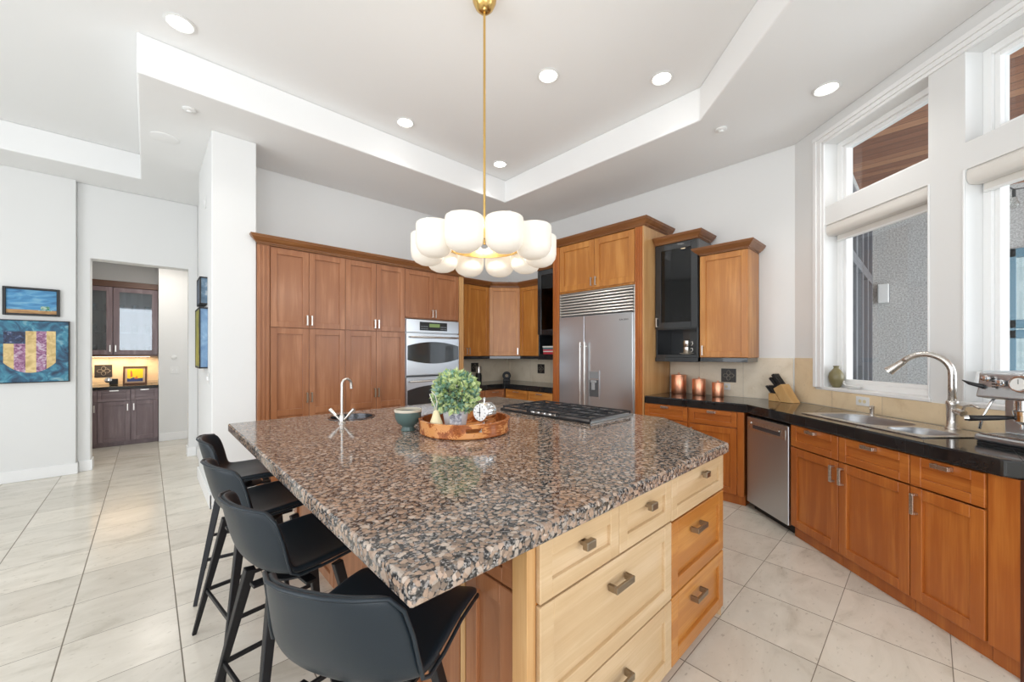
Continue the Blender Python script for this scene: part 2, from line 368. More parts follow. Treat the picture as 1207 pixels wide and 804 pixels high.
# ================================================================ THE SETTING
H1, H2 = 3.53, 3.83
ROOM = [(-4.35,-2.95),(1.24,-2.95),(4.9,.86),(4.9,5.3),(1.3,5.3),(1.3,9.4),(-4.35,9.4)]
struct(MB().prism(ROOM, -.12, 0).build('floor', FLOOR))
m = MB()
m.prism([(-4.2,6.45),(-.06,6.45),(-.06,4.0),(3.61,4.0),(3.61,1.4),(1.0,-1.2),(1.0,-2.8),(1.34,-2.8),(4.729,.916),(4.729,5.149),(.79,5.149),(.79,7.28),(-4.2,7.28)], H1, H2)
struct(m.build('ceiling', CEIL, bevel=.012))
struct(MB().prism([(-4.35,-2.95),(1.5,-2.95),(4.9,.86),(4.9,5.3),(.9,5.3),(.9,7.28),(-4.35,7.28)], H2, H2+.1).build('ceiling', CEIL))

struct(MB().box(.79,4.73,5.15,5.3,0,H2).build('wall_back', WALL))
struct(MB().box(4.73,4.9,.916,5.3,0,H2).build('wall_right', WALL))
struct(MB().box(.435,.789,4.56,5.8,0,H1).build('wall_pillar', WALL, bevel=.008))
struct(MB().box(.52,.789,5.8,7.28,0,H1).build('wall_passage', WALL))
m = MB(); m.plate([(-.63,0),(-.515,0),(-.515,2.62),(.418,2.62),(.418,0),(.52,0),(.52,H1),(-.63,H1)], 7.08, 7.28)
struct(m.build('wall_doorway', WALL, bevel=.01))
struct(MB().box(-4.2,-.63,7.0,7.28,0,H1).build('wall_far', WALL, bevel=.006))
m = MB(); m.box(-4.35,-4.2,-2.95,-.75,0,H2); m.box(-4.35,-4.2,4.35,7.28,0,H2); m.box(-4.35,-4.2,-.75,4.35,0,.38); m.box(-4.35,-4.2,-.75,4.35,3.15,H2)
struct(m.build('wall_left', PLASTER_REAR))
m = MB(); m.box(-4.2,-3.45,-2.95,-2.8,0,H2); m.box(.85,1.36,-2.95,-2.8,0,H2); m.box(-3.45,.85,-2.95,-2.8,0,.38); m.box(-3.45,.85,-2.95,-2.8,3.15,H2)
struct(m.build('wall_rear', PLASTER_REAR))
# butler's pantry beyond the doorway
m = MB(); m.box(.132,1.3,8.6,9.35,0,2.95); m.box(-1.15,.132,9.2,9.35,0,2.95); m.box(-1.15,-1.0,7.28,9.2,0,2.95); m.box(1.15,1.3,7.28,8.6,0,2.95)
struct(m.build('wall_pantry', WALL))
struct(MB().box(-1.15,1.3,7.28,9.35,2.95,3.05).build('ceiling_pantry', CEIL))
# baseboards
m = MB(); m.box(-4.19,-.614,6.984,7.0,0,.13); m.box(-.63,-.614,7.0,7.064,0,.13); struct(m.build('baseboard_far', TRIM, bevel=.004))
m = MB(); m.box(-.613,-.499,7.064,7.08,0,.13); m.box(-.515,-.499,7.08,7.28,0,.13); struct(m.build('baseboard_doorway', TRIM, bevel=.004))
m = MB(); m.box(.402,.503,7.064,7.08,0,.13); m.box(.402,.418,7.08,7.28,0,.13); struct(m.build('baseboard_doorway', TRIM, bevel=.004))
m = MB(); m.box(.134,1.15,8.584,8.6,0,.13); struct(m.build('baseboard_pantry', TRIM, bevel=.004))
m = MB(); m.box(.419,.435,4.544,5.8,0,.13); m.box(.419,.79,4.544,4.56,0,.13); struct(m.build('baseboard_pillar', TRIM, bevel=.004))
m = MB(); m.box(.504,.52,5.8,7.064,0,.13); struct(m.build('baseboard_passage', TRIM, bevel=.004))

# ---- angled window wall, local frame: x along the wall away from the corner, y outwards
WRZ = math.radians(-132.3815)
WC = (4.73, .916, 0)
WL = Matrix.Translation(WC) @ Matrix.Rotation(WRZ, 4, 'Z')
def wl(s, off, z=0):        # a point at s along the wall, off metres into the room
    return WL @ Vector((s, -off, z))
def place_w(o): o.matrix_local = WL; return o
A0, A1, B0, B1, C0, C1 = .37, 1.235, 1.45, 2.62, 3.0, 4.3
LZ0, LZ1, UZ0, UZ1 = 1.135, 2.60, 2.77, 3.34
m = MB(); D = .24
for x0, x1 in ((0, A0), (A1, B0), (B1, C0), (C1, 5.1)): m.box(x0, x1, 0, D, 0, H2)
for x0, x1 in ((A0, A1), (B0, B1), (C0, C1)):
    m.box(x0, x1, 0, D, 0, LZ0); m.box(x0, x1, 0, D, LZ1, UZ0); m.box(x0, x1, 0, D, UZ1, H2)
struct(place_w(m.build('wall_window', WALL)))
# casing round the windows
m = MB()
for x0, x1, t in ((.262,.30,.03),(.30,.345,.022),(.345,.372,.015)): m.box(x0, x1, -t, 0, LZ0, 3.43)
for z0, z1, t in ((3.40,3.435,.034),(3.365,3.40,.024),(3.34,3.365,.015)): m.box(.262, 5.0, -t, 0, z0, z1)
for x in (A1, B0-.012, B1, C0-.012): m.box(x, x+.012, -.008, 0, LZ0, LZ1)
struct(place_w(m.build('trim_1', TRIM, bevel=.004)))
m = MB()
for x0, x1 in ((A0, A1), (B0, B1), (C0, C1)): m.box(x0-.02, x1+.02, -.012, .15, LZ0-.02, LZ0+.008)
struct(place_w(m.build('trim_2', TRIM, bevel=.004)))
wk = 0
for (x0, x1) in ((A0, A1), (B0, B1), (C0, C1)):
    for (z0, z1) in ((LZ0+.008, LZ1), (UZ0, UZ1)):
        wk += 1
        f = MB(); w = .045
        for q0, q1, y0, y1 in ((0, w, .11, .2), (w, w+.028, .13, .19)):
            f.box(x0+q0, x0+q1, y0, y1, z0+q0, z1-q0); f.box(x1-q1, x1-q0, y0, y1, z0+q0, z1-q0)
            f.box(x0+q1, x1-q1, y0, y1, z0+q0, z0+q1); f.box(x0+q1, x1-q1, y0, y1, z1-q1, z1-q0)
        o = struct(place_w(f.build('window_%d' % wk, TRIM, bevel=.003)))
        g = MB(); q = w+.028; g.box(x0+q, x1-q, .157, .163, z0+q, z1-q); g.build('pane', GLASS, o)
        if z0 < 2 and x0 > 1.4:
            h = MB(); h.box(x0+.02, x0+.05, .085, .11, 1.22, 1.34); h.tube([(x0+.035,.09,1.32),(x0+.03,.05,1.33),(x0+.02,.04,1.25)], .009); h.build('crank_handle', TRIM, o, bevel=.003)
# ---- outside: covered patio and the neighbouring wing
OUT = [(4.92,.74),(7.65,.74),(7.65,-4.3),(1.3,-4.3),(1.55,-2.95)]
struct(MB().prism(OUT, 3.45, 3.52).build('ceiling_patio', PLANKS))
struct(MB().prism(OUT, -.1, -.02).build('floor_patio', STUCCO))
m = MB(); m.box(7.5,7.65,-.62,.58,0,3.45); m.box(7.5,7.65,-4.3,-1.75,0,3.45); m.box(7.5,7.65,-1.75,-.62,2.68,3.45)
struct(m.build('wall_patio', STUCCO))
m = MB()
m.box(4.92,5.05,.58,.74,0,3.45); m.box(7.3,7.65,.58,.74,0,3.45); m.box(5.05,7.3,.58,.74,3.2,3.45); m.box(5.05,7.3,.58,.74,0,.3)
struct(m.build('wall_wing', STUCCO))
f = MB()
for k in range(4):
    x0 = 5.05 + k*.5625; x1 = x0 + .5625
    for (z0, z1) in ((.3, 2.45), (2.45, 3.2)):
        f.box(x0, x0+.06, .53, .66, z0, z1); f.box(x1-.06, x1, .53, .66, z0, z1); f.box(x0+.06, x1-.06, .53, .66, z0, z0+.06); f.box(x0+.06, x1-.06, .53, .66, z1-.06, z1)
o = struct(f.build('window_7', GREYFRAME, bevel=.004))
MB().box(5.06,7.29,.6,.606,.31,3.19).build('pane', glass('wing_glass', (.35,.38,.4), 2.5, 1.6), o)
# french door of the wing
f = MB()
for (y0, y1) in ((-1.185,-.62),(-1.75,-1.185)):
    for z0, z1 in ((.02,.12),(1.62,1.72),(1.74,1.84),(2.58,2.68)): f.box(7.46,7.56,y0,y1,z0,z1)
    f.box(7.46,7.56,y0,y0+.08,.02,2.68); f.box(7.46,7.56,y1-.08,y1,.02,2.68)
o = struct(f.build('door_1', TEALFRAME, bevel=.004))
MB().box(7.5,7.506,-1.7,-.66,.1,2.6).build('pane', glass('door_glass', (.6,.66,.66), 2.5, 1.6), o)
t = thing('wall_sconce', 'small white box light on the grey stucco wall outside the left window', 'wall light', (7.5,.43,2.27))
MB().box(-.03,-.001,-.06,.06,-.12,.12).build('back_plate', GREYFRAME, t, bevel=.004)
MB().box(-.13,-.03,-.055,.055,-.13,.13).build('lamp_shade', PLASTIC, t, bevel=.01)
t = thing('string_light', 'bare bulb hanging from a cord outside the right window', 'string light', (6.0,-.55,2.86))
MB().tube([(-.5,.35,.42),(-.2,.13,.2),(0,0,.14),(.3,-.25,.2),(.8,-.6,.59)], .006).tube([(0,0,.14),(0,0,.07)], .012).build('cord', BLACK, t)
MB().lathe([(.01,.07),(.018,.06),(.02,.04),(.035,0),(.03,-.025),(.012,-.04)], seg=14).build('bulb', glass('bulb_glass',(.9,.9,.88),1.5), t, smooth=True)
# ---- roller shades
for x0, x1, lab in ((A0, A1, 'rolled up cream roller shade above the sink window, the left one'), (B0, B1, 'rolled up cream roller shade above the window behind the coffee machine'), ):
    t = thing('roller_shade', lab, 'window shade', tuple(wl(x0, -.034, LZ1)), WRZ, 'cream roller shades over the windows')
    w = x1-x0
    c = MB(); n = 10
    pr = [(.055,-.0),(-.022,-.0),(-.03,-.02)] + [(-.03+.03*(1-math.cos(a)), -.05-.045*math.sin(a)) for a in [k/6*PI/2 for k in range(7)]] + [(.055,-.095)]
    a = c.ring([(.003, y, z) for y, z in pr]); b = c.ring([(w-.003, y, z) for y, z in pr]); c.bridge(a, b); c.cap(a, True); c.cap(b)
    c.build('cassette', SHADEFAB, t, bevel=.002)
    MB().box(.02,w-.02,.06,.075,-.135,-.02).build('shade_fabric', SHADEFAB, t)
    MB().box(.02,w-.02,.055,.08,-.15,-.135).build('bottom_rail', PLASTIC, t, bevel=.003)

# ================================================================ CEILING FITTINGS
def downlight(x, y, z, lab, p=17, group='recessed downlights in the ceiling', r=.075):
    t = thing('recessed_downlight', lab, 'ceiling light', (x, y, z), 0, group)
    MB().lathe([(r,-.001),(r+.018,-.002),(r+.02,-.007),(r+.004,-.012),(r-.004,-.006),(r-.004,-.001)], seg=28, capb=False, capt=False).build('trim_ring', PLASTIC, t, smooth=True, auto=40)
    MB().lathe([(r-.005,-.005),(r-.005,-.002)], seg=28).build('lens', GLOW, t)
    l = bpy.data.lights.new('downlight_beam', 'SPOT'); l.energy = p; l.spot_size = math.radians(125); l.spot_blend = .9; l.shadow_soft_size = .06; l.color = (1,.975,.94)
    o = bpy.data.objects.new('downlight_beam', l); COL.objects.link(o); o.parent = t; o.location = (0,0,-.03)
DL = [(.17,3.69,H2,'lit recessed downlight furthest left, near the outer corner of the dropped soffit'),
      (1.94,3.69,H2,'lit recessed downlight left of the brass stem, along the pantry side of the tray ceiling'),
      (3.24,3.69,H2,'lit recessed downlight in the far inner corner of the tray ceiling by the stem'),
      (2.51,2.23,H2,'lit recessed downlight in the middle of the tray ceiling right of the brass canopy'),
      (3.25,1.58,H2,'lit recessed downlight near the angled edge of the tray ceiling'),
      (3.90,.55,H1,'lit recessed downlight in the lower soffit above the sink windows')]
for x, y, z, lab in DL: downlight(x, y, z, lab)
for x, y, lab in ((.26,4.31,'small round white smoke detector on the soffit beside the white pillar'), (3.89,1.32,'small round white sprinkler cover on the soffit above the angled counter'), (3.88,4.22,'tiny white sprinkler cover on the soffit above the corner cabinets')):
    t = thing('ceiling_detector', lab, 'detector', (x, y, H1))
    MB().lathe([(.048,-.001),(.05,-.012),(.038,-.02)], seg=22).build('base', PLASTIC, t, smooth=True, auto=40)
    MB().lathe([(.022,-.0205),(.018,-.032)], seg=16).build('sensor', PLASTIC, t, smooth=True, auto=40)
tag(MB().lathe([(.11,0),(.112,-.004),(.1,-.007)], c=(.12,5.05,H1), seg=30).build('ceiling_speaker', CEIL, smooth=True, auto=40), 'faint round white speaker cover on the soffit left of the pillar', 'speaker')
# ================================================================ CHANDELIER
CX, CY = 1.641, 2.025
ch = thing('chandelier', 'brass ring chandelier with ten opal glass drum shades on a long stem', 'chandelier', (CX, CY, 2.172))
MB().lathe([(.012,1.548),(.035,1.555),(.06,1.58),(.078,1.62),(.082,1.657)], seg=32).build('canopy', BRASS, ch, smooth=True, auto=50)
MB().tube([(0,0,0),(0,0,1.56)], .0085, 12).build('stem', BRASS, ch, smooth=True, auto=50)
m = MB(); rg = []
for r, z in ((.232,-.03),(.232,.03),(.25,.03),(.25,-.03)):
    rg.append(m.ring([(r*math.cos(2*PI*i/64), r*math.sin(2*PI*i/64), z) for i in range(64)]))
for a, b in zip(rg, rg[1:]+rg[:1]): m.bridge(a, b)
m.build('ring', BRASS, ch, smooth=True, auto=40)
m = MB(); m.lathe([(.02,.05),(.025,.06),(.025,.085),(.012,.09)], seg=24)
for k in range(5):
    a = 2*PI*k/5 + .3; m.bar((.02*math.cos(a),.02*math.sin(a),.07), (.233*math.cos(a),.233*math.sin(a),.026), .009)
m.build('spokes', BRASS, ch, bevel=.001)
l = bpy.data.lights.new('chandelier_fill', 'POINT'); l.energy = 15; l.color = (1,.93,.85); l.shadow_soft_size = .06  # added point above the ring, stands in for lamp light the shades block
o = bpy.data.objects.new('chandelier_fill', l); COL.objects.link(o); o.parent = ch; o.location = (0,0,.15)
cam_a = math.atan2(-CY, -CX)
SHP = [(.012,-.143),(.05,-.139),(.083,-.122),(.103,-.095),(.111,-.06),(.112,.045),(.109,.058),(.101,.064),(.06,.064),(.012,.064)]
for k in range(10):
    a = cam_a + PI/10 + k*2*PI/10
    px, py = .372*math.cos(a), .372*math.sin(a)
    s_ = MB().lathe(SHP, c=(px, py, 0), seg=32).build('lamp_shade', LAMPGLASS, ch, smooth=True, auto=60)
    MB().bar((.266*math.cos(a),.266*math.sin(a),.02), (.2505*math.cos(a),.2505*math.sin(a),.02), .012).lathe([(.02,.066),(.02,.075)], c=(px,py,0), seg=14).build('socket_mount', BRASS, s_)
# ================================================================ CABINETS
# local frame of every cabinet: x to the right as you face it, y into the wall, z up; door faces stand at y = -.02
def pull(parent, x, z, orient='v', L=.105, mat=None, y=-.02, w=.014, out=.032):
    m = MB()
    if orient == 'v':
        m.box(x-w/2, x+w/2, y-out, y-out+.009, z-L/2, z+L/2); m.box(x-w/2, x+w/2, y-out+.009, y-.0005, z-L/2, z-L/2+.012); m.box(x-w/2, x+w/2, y-out+.009, y-.0005, z+L/2-.012, z+L/2)
    else:
        m.box(x-L/2, x+L/2, y-out, y-out+.009, z-w/2, z+w/2); m.box(x-L/2, x-L/2+.012, y-out+.009, y-.0005, z-w/2, z+w/2); m.box(x+L/2-.012, x+L/2, y-out+.009, y-.0005, z-w/2, z+w/2)
    return m.build('handle', mat or NICKEL, parent, bevel=.0015)
def shaker(parent, name, x0, x1, z0, z1, mats, fw=.06, mid=None, glassmat=None, label=None, arch=False):
    """frame-and-panel front; drawers get the grain running across"""
    hor = name == 'drawer'
    g = .002; x0 += g; x1 -= g; z0 += g; z1 -= g
    fh = min(fw, (z1-z0)*.3)
    m = MB()
    m.box(x0, x0+fw, -.02, -.0005, z0, z1); m.box(x1-fw, x1, -.02, -.0005, z0, z1)
    rails = [(z0, z0+fh), (z1-fh, z1)] + ([mid] if mid else [])
    for a, b in rails: m.box(x0+fw, x1-fw, -.02, -.0005, a, b)
    if not glassmat: m.box(x0+fw-.002, x1-fw+.002, -.006, -.0005, z0+fh-.002, z1-fh+.002)
    o = m.build(name, mats[1] if hor else mats[0], parent, bevel=.0022, seg=1)
    if glassmat: MB().box(x0+fw, x1-fw, -.012, -.008, z0+fh, z1-fh).build('glass_pane', glassmat, o)
    if label: o['label'] = label
    return o
def crown(parent, w, d, z, prof, mat=CROWN, left=True, right=True, y0=0):
    m = MB(); rings = []
    for out, h in prof:
        ol = out if left else 0; orr = out if right else 0
        rings.append(m.ring([(-ol, d, z+h), (-ol, y0-out, z+h), (w+orr, y0-out, z+h), (w+orr, d, z+h)]))
    for a, b in zip(rings, rings[1:]): m.bridge(a, b)
    m.cap(rings[0], True); m.cap(rings[-1])
    return m.build('crown_molding', mat, parent, bevel=.0015, seg=1)
CP = [(.004,0),(.004,.012),(.016,.014),(.018,.022),(.034,.034),(.052,.056),(.06,.062),(.06,.072),(.066,.076),(.066,.088)]
CPS = [(a, b*.9) for a, b in CP]
def carcass(parent, w, z0, z1, d, mat, toe=0, toed=.05, hollow=False, name='cabinet_box', tx=0):
    m = MB()
    if hollow:
        t = .018; zb = z0+toe
        m.box(0, t, 0, d, zb, z1); m.box(w-t, w, 0, d, zb, z1); m.box(t, w-t, d-t, d, zb, z1); m.box(t, w-t, 0, d-t, zb, zb+t)
        if hollow == 'closed': m.box(t, w-t, 0, d-t, z1-t, z1)
    else: m.box(0, w, 0, d, z0+toe, z1)
    if toe: m.box(0, w, toed, d, z0, z0+toe)
    return m.build(name, mat, parent, bevel=.0015, seg=1)
def fluted(parent, x0, x1, z0, z1, mat, n=3, name='fluted_pilaster'):
    m = MB(); m.box(x0, x1, -.02, -.0005, z0, z1); w = (x1-x0)
    for k in range(n):
        c = x0 + w*(k+.5)/n; m.box(c-w/n*.28, c+w/n*.28, -.027, -.02, z0+.01, z1-.01)
    return m.build(name, mat, parent, bevel=.003, seg=2)
RZ_R = -PI/2       # facing the camera side from the right wall

# ---------------------------------------------------------------- pantry wall
PY = 4.55; PD = .595
t = thing('pantry_cabinet', 'tall reddish brown cherry pantry cabinet with two doors over two, against the white pillar', 'cabinet', (.792, PY, 0), 0, None)
carcass(t, .85, 0, 2.53, PD, SHEENED[0], toe=.1)
fluted(t, .0, .108, .1, 2.53, SHEENED[0])
def pantry_doors(t, xs, hx):
    for i in range(2):
        dd = shaker(t, 'door', xs[i], xs[i+1], 1.712, 2.52, SHEENED); pull(dd, hx[i], 1.795)
        dd = shaker(t, 'door', xs[i], xs[i+1], .1, 1.706, SHEENED, mid=(.80,.865)); pull(dd, hx[i], .975, mat=BRONZE)
pantry_doors(t, (.11,.47,.85), (.448,.494))
t2 = thing('pantry_cabinet', 'tall reddish brown cherry pantry cabinet with two doors over two, left of the wall ovens', 'cabinet', (1.643, PY, 0))
carcass(t2, .737, 0, 2.53, PD, SHEENED[0], toe=.1)
pantry_doors(t2, (0,.362,.737), (.34,.385))
t3 = thing('oven_cabinet', 'reddish brown tall cherry cabinet built around the double wall oven', 'cabinet', (2.381, PY, 0))
m = MB(); W3 = .915
m.box(0,W3,.0,PD,.1,.50); m.box(0,.012,0,PD,.5,1.895); m.box(.82,W3,0,PD,.5,1.895); m.box(0,W3,0,PD,1.895,2.53); m.box(.012,.82,PD-.02,PD,.5,1.895); m.box(0,W3,.05,PD,0,.1)
m.build('cabinet_box', SHEENED[0], t3, bevel=.0015, seg=1)
dd = shaker(t3, 'door', 0, .415, 1.905, 2.52, SHEENED); pull(dd, .392, 1.97)
dd = shaker(t3, 'door', .415, .825, 1.905, 2.52, SHEENED); pull(dd, .438, 1.97)
dd = shaker(t3, 'drawer', 0, .82, .1, .49, SHEENED); pull(dd, .41, .3, 'h')
fluted(t3, .83, .912, .1, 2.53, LIGHTPANEL[0], 2)
cr = MB(); w = 3.296-.792
rings = []
for out, h in CP: rings.append(cr.ring([(-out, .005, 2.53+h), (-out, -out, 2.53+h), (w+out, -out, 2.53+h), (w+out, PD, 2.53+h), (0, PD, 2.53+h), (0, .012, 2.53+h)]))
for a, b in zip(rings, rings[1:]): cr.bridge(a, b)
cr.cap(rings[0], True); cr.cap(rings[-1])
o = cr.build('crown_molding', CROWN, None, bevel=.0015, seg=1); o.location = (.792, PY-.02, .001)
tag(o, 'long brown crown molding running along the top of the pantry and oven cabinets', 'molding')

ov = thing('double_wall_oven', 'stainless double wall oven with curved dark glass doors and a black display', 'oven', (2.394, PY, .5))
MB().box(0,.806,.0,.5,0,1.39).build('oven_housing', STEEL, ov, bevel=.003)
def oven_door(z0, z1):
    m = MB(); m.box(0,.806,-.035,-.001,z0,z1); d_ = m.build('oven_door', STEEL, ov, bevel=.006)
    a, b = z0+(z1-z0)*.27, z0+(z1-z0)*.8
    pts = [(.012+.782*k/20, b - .055*(2*k/20-1)**2) for k in range(21)] + [(.794-.782*k/20, a + .055*(1-2*k/20)**2) for k in range(21)]
    MB().plate(pts, -.039, -.0355).build('glass_window', DARKGLASS, d_)
    zz = z1-.05
    MB().tube([(.05,-.036,zz),(.05,-.075,zz),(.09,-.085,zz),(.72,-.085,zz),(.756,-.075,zz),(.756,-.036,zz)], .012, 12).build('handle', NICKEL, d_, smooth=True)
oven_door(.66, 1.205); oven_door(.085, .635)
m = MB(); m.box(0,.806,-.03,-.001,1.215,1.385); c_ = m.build('control_panel', STEEL, ov, bevel=.005)
MB().box(.19,.61,-.034,-.031,1.245,1.355).build('display', BLACK, c_, bevel=.004)
LCD = plain('display_green', (.05,.08,.03), .4, emis=(.35,.5,.15), estr=.35)
MB().box(.33,.49,-.0365,-.0345,1.29,1.335).build('screen', LCD, c_)
m = MB()
for k in range(5):
    for j in range(2): m.box(.205+k*.022,.219+k*.022,-.0365,-.0345,1.26+j*.03,1.272+j*.03); m.box(.505+k*.02,.518+k*.02,-.0365,-.0345,1.26+j*.03,1.272+j*.03)
m.build('buttons', plain('grey_buttons', (.2,.22,.24), .4), c_)
MB().box(.01,.796,-.02,-.001,.64,.655).build('trim_strip', BLACK, ov)

# ---------------------------------------------------------------- far corner
XB = 4.40
def upper(name, lab, loc, rz, w, z0, z1, d, mats, doors, group=None, rail=True, cr=None, side=(True, True)):
    t = thing(name, lab, 'wall cabinet', loc, rz, group)
    carcass(t, w, z0, z1, d, mats[0])
    for x0, x1, hx in doors:
        dd = shaker(t, 'door', x0, x1, z0+.003, z1-.003, mats)
        if hx is not None: pull(dd, hx, z0+.075)
    if rail: MB().box(.004,w-.004,-.014,d-.03,z0-.045,z0-.001).build('light_rail', BLACKLACQ, t, bevel=.003)
    if cr: crown(t, w, d-.002, z1+.001, cr, left=side[0], right=side[1], y0=-.02)
    return t
upper('wall_cabinet', 'orange brown cherry upper cabinet next to the ovens, left of the diagonal corner one', (3.302, 4.82, 0), 0, .69, 1.40, 2.50, .325, HONEY, [(0,.26,.235),(.26,.69,.285)], cr=CPS, side=(False, False))
# diagonal corner unit
t = thing('corner_wall_cabinet', 'cherry upper cabinet set diagonally across the far corner', 'wall cabinet', (3.998, 4.82, 0), 0)
A_, B_ = Vector((0,0,0)), Vector((.40,-.315,0))
m = MB(); m.prism([(0,.0),(.402,-.315),(.728,-.315),(.728,.325),(0,.325)], 1.40, 2.50); m.build('cabinet_box', HONEY[0], t, bevel=.0015, seg=1)
LD = B_.length; rzd = math.atan2(B_.y, B_.x)
dd = shaker(t, 'door', .012, LD-.012, 1.403, 2.497, HONEY); dd.rotation_euler = (0,0,rzd)
pull(dd, LD-.05, 1.475)
m = MB(); m.prism([(.006,-.01),(.394,-.318),(.69,-.318),(.69,.29),(.006,.29)], 1.355, 1.399); m.build('light_rail', BLACKLACQ, t, bevel=.003)
m = MB(); rings = []
for out, h in CPS:
    o2 = out+.02; rings.append(m.ring([(0, -o2*1.05, 2.501+h), (.385, -.315-o2*1.2, 2.501+h), (.402-o2, -.315, 2.501+h), (.728,-.315,2.501+h),(.728,.325,2.501+h),(0,.325,2.501+h)]))
m2 = MB(); rings = []
for out, h in CPS:
    o2 = out+.02; k_ = o2*.42
    rings.append(m2.ring([(.002, -o2, 2.501+h), (k_*.3, -o2, 2.501+h), (.402-o2, -.315-k_*.4, 2.501+h), (.402-o2,-.317,2.501+h), (.726,-.317,2.501+h), (.726,.322,2.501+h), (.002,.322,2.501+h)]))
m.bm.free()
for a, b in zip(rings, rings[1:]): m2.bridge(a, b)
m2.cap(rings[0], True); m2.cap(rings[-1]); m2.build('crown_molding', CROWN, t, bevel=.0015, seg=1)
upper('wall_cabinet', 'single door cherry upper cabinet right of the diagonal corner one, beside the black shelf unit', (XB, 4.503, 0), RZ_R, .44, 1.40, 2.50, .325, HONEY, [(0,.44,None)], cr=CPS, side=(False, False))

def black_unit(lab, loc, w, hx, cr=True, side=(True,True)):
    t = thing('display_cabinet', lab, 'wall cabinet', loc, RZ_R)
    d = .37; z0, zs, z1 = 1.40, 1.735, 2.69
    m = MB(); T = .018
    m.box(0,T,0,d,z0,z1); m.box(w-T,w,0,d,z0,z1); m.box(T,w-T,d-T,d,z0,z1); m.box(T,w-T,0,d-T,z0,z0+.03); m.box(T,w-T,0,d-T,zs-.02,zs+.02); m.box(T,w-T,0,d-T,z1-.02,z1)
    m.build('cabinet_box', BLACKLACQ, t, bevel=.0015, seg=1)
    for z in (2.05, 2.36): MB().box(T,w-T,.04,d-T,z,z+.008).build('glass_shelf', CABGLASS, t)
    dd = shaker(t, 'door', 0, w, zs-.01, z1-.003, (BLACKLACQ, BLACKLACQ), fw=.07, glassmat=SMOKED)
    if hx: pull(dd, hx, 1.80)
    MB().box(0,w,-.014,d-.03,z0-.05,z0-.001).build('light_rail', BLACKLACQ, t, bevel=.003)
    if cr: crown(t, w, d-.03, z1+.001, CPS, y0=-.02, left=side[0], right=side[1])
    m = MB().lathe([(.028,z1-.022),(.028,z1-.03)], c=(w/2,.17,0), seg=16); m.build('puck_light', WARMGLOW, t)
    return t
black_unit('black lacquer glass front cabinet in the far corner, left of the refrigerator surround', (4.345, 4.06, 0), .505, None, side=(True,False))
black_unit('black lacquer glass front cabinet with an open cubby, right of the refrigerator', (4.345, 2.183, 0), .482, .028, side=(False,True))
upper('wall_cabinet', 'single door honey cherry upper cabinet above the copper canisters, end of the row', (4.365, 1.688, 0), RZ_R, .462, 1.40, 2.49, .35, HONEY, [(0,.462,.035)], cr=CPS)
# wrought candle holder behind the smoked glass, mug in the cubby
t = thing('candle_holder', 'dark wrought iron candle holder behind the smoked glass door', 'candle holder', (4.54, 1.955, 1.756))
MB().tube([(0,-.14,.10),(0,-.05,.11),(0,.05,.10),(0,.12,.12),(0,.14,.09)], .006).lathe([(.03,.002),(.03,.008),(.008,.014),(.008,.09),(.03,.1),(.034,.13)], seg=14).build('stand', IRON, t, smooth=True)
MB().tube([(0,.03,.11),(0,.05,.16),(0,.02,.165),(0,-.02,.13)], .005).build('scroll', IRON, t, smooth=True)
t = thing('saucer', 'pale saucer under the stacked mugs in the black cubby', 'saucer', (4.43, 1.86, 1.431))
MB().lathe([(.035,0),(.04,.004),(.075,.012),(.077,.015),(.038,.008)], seg=28).build('saucer', RIMGLAZE, t, smooth=True)
for k, z in enumerate((1.447, 1.518)):
    t = thing('mug', ('silvery mug standing on the saucer in the black cubby, the lower one', 'silvery mug stacked on top of another mug in the black cubby')[k], 'mug', (4.43, 1.86, z), 0, 'mugs in the black cubby')
    MB().lathe([(.034,0),(.04,.006),(.042,.06),(.040,.069),(.037,.069),(.037,.012)], seg=24, capt=True).build('cup', NICKEL, t, smooth=True, auto=50)
    MB().tube([(0,-.038,.055),(0,-.062,.055),(0,-.066,.035),(0,-.055,.015),(0,-.038,.015)], .005).build('handle', NICKEL, t, smooth=True)
for k, (col, zz) in enumerate((((.5,.03,.05),0),((.75,.72,.68),.032),((.6,.06,.09),.05),((.1,.2,.22),.072),((.8,.78,.74),.1))):
    hh = (.03,.016,.02,.026,.02)[k]
    lab = ('deep red book at the bottom of the stack on the black corner shelf','thin cream book above the bottom red one on the black corner shelf','red book in the middle of the stack on the black corner shelf','dark green book below the topmost one on the black corner shelf','white book topmost of the stack on the black corner shelf')[k]
    t = thing('cookbook', lab, 'book', (4.34+.03, 3.88+.004*k, 1.431+zz), 0, 'cookbooks stacked on the black corner shelf')
    MB().box(0,.2,-.13,.1,0,.003).box(0,.2,-.13,.1,hh-.003,hh).box(0,.003,-.13,.1,.003,hh-.003).build('cover', plain('book_cover', col, .5), t)
    MB().box(.003,.195,-.127,.097,.003,hh-.003).build('pages', plain('book_pages', (.8,.78,.7), .8), t)

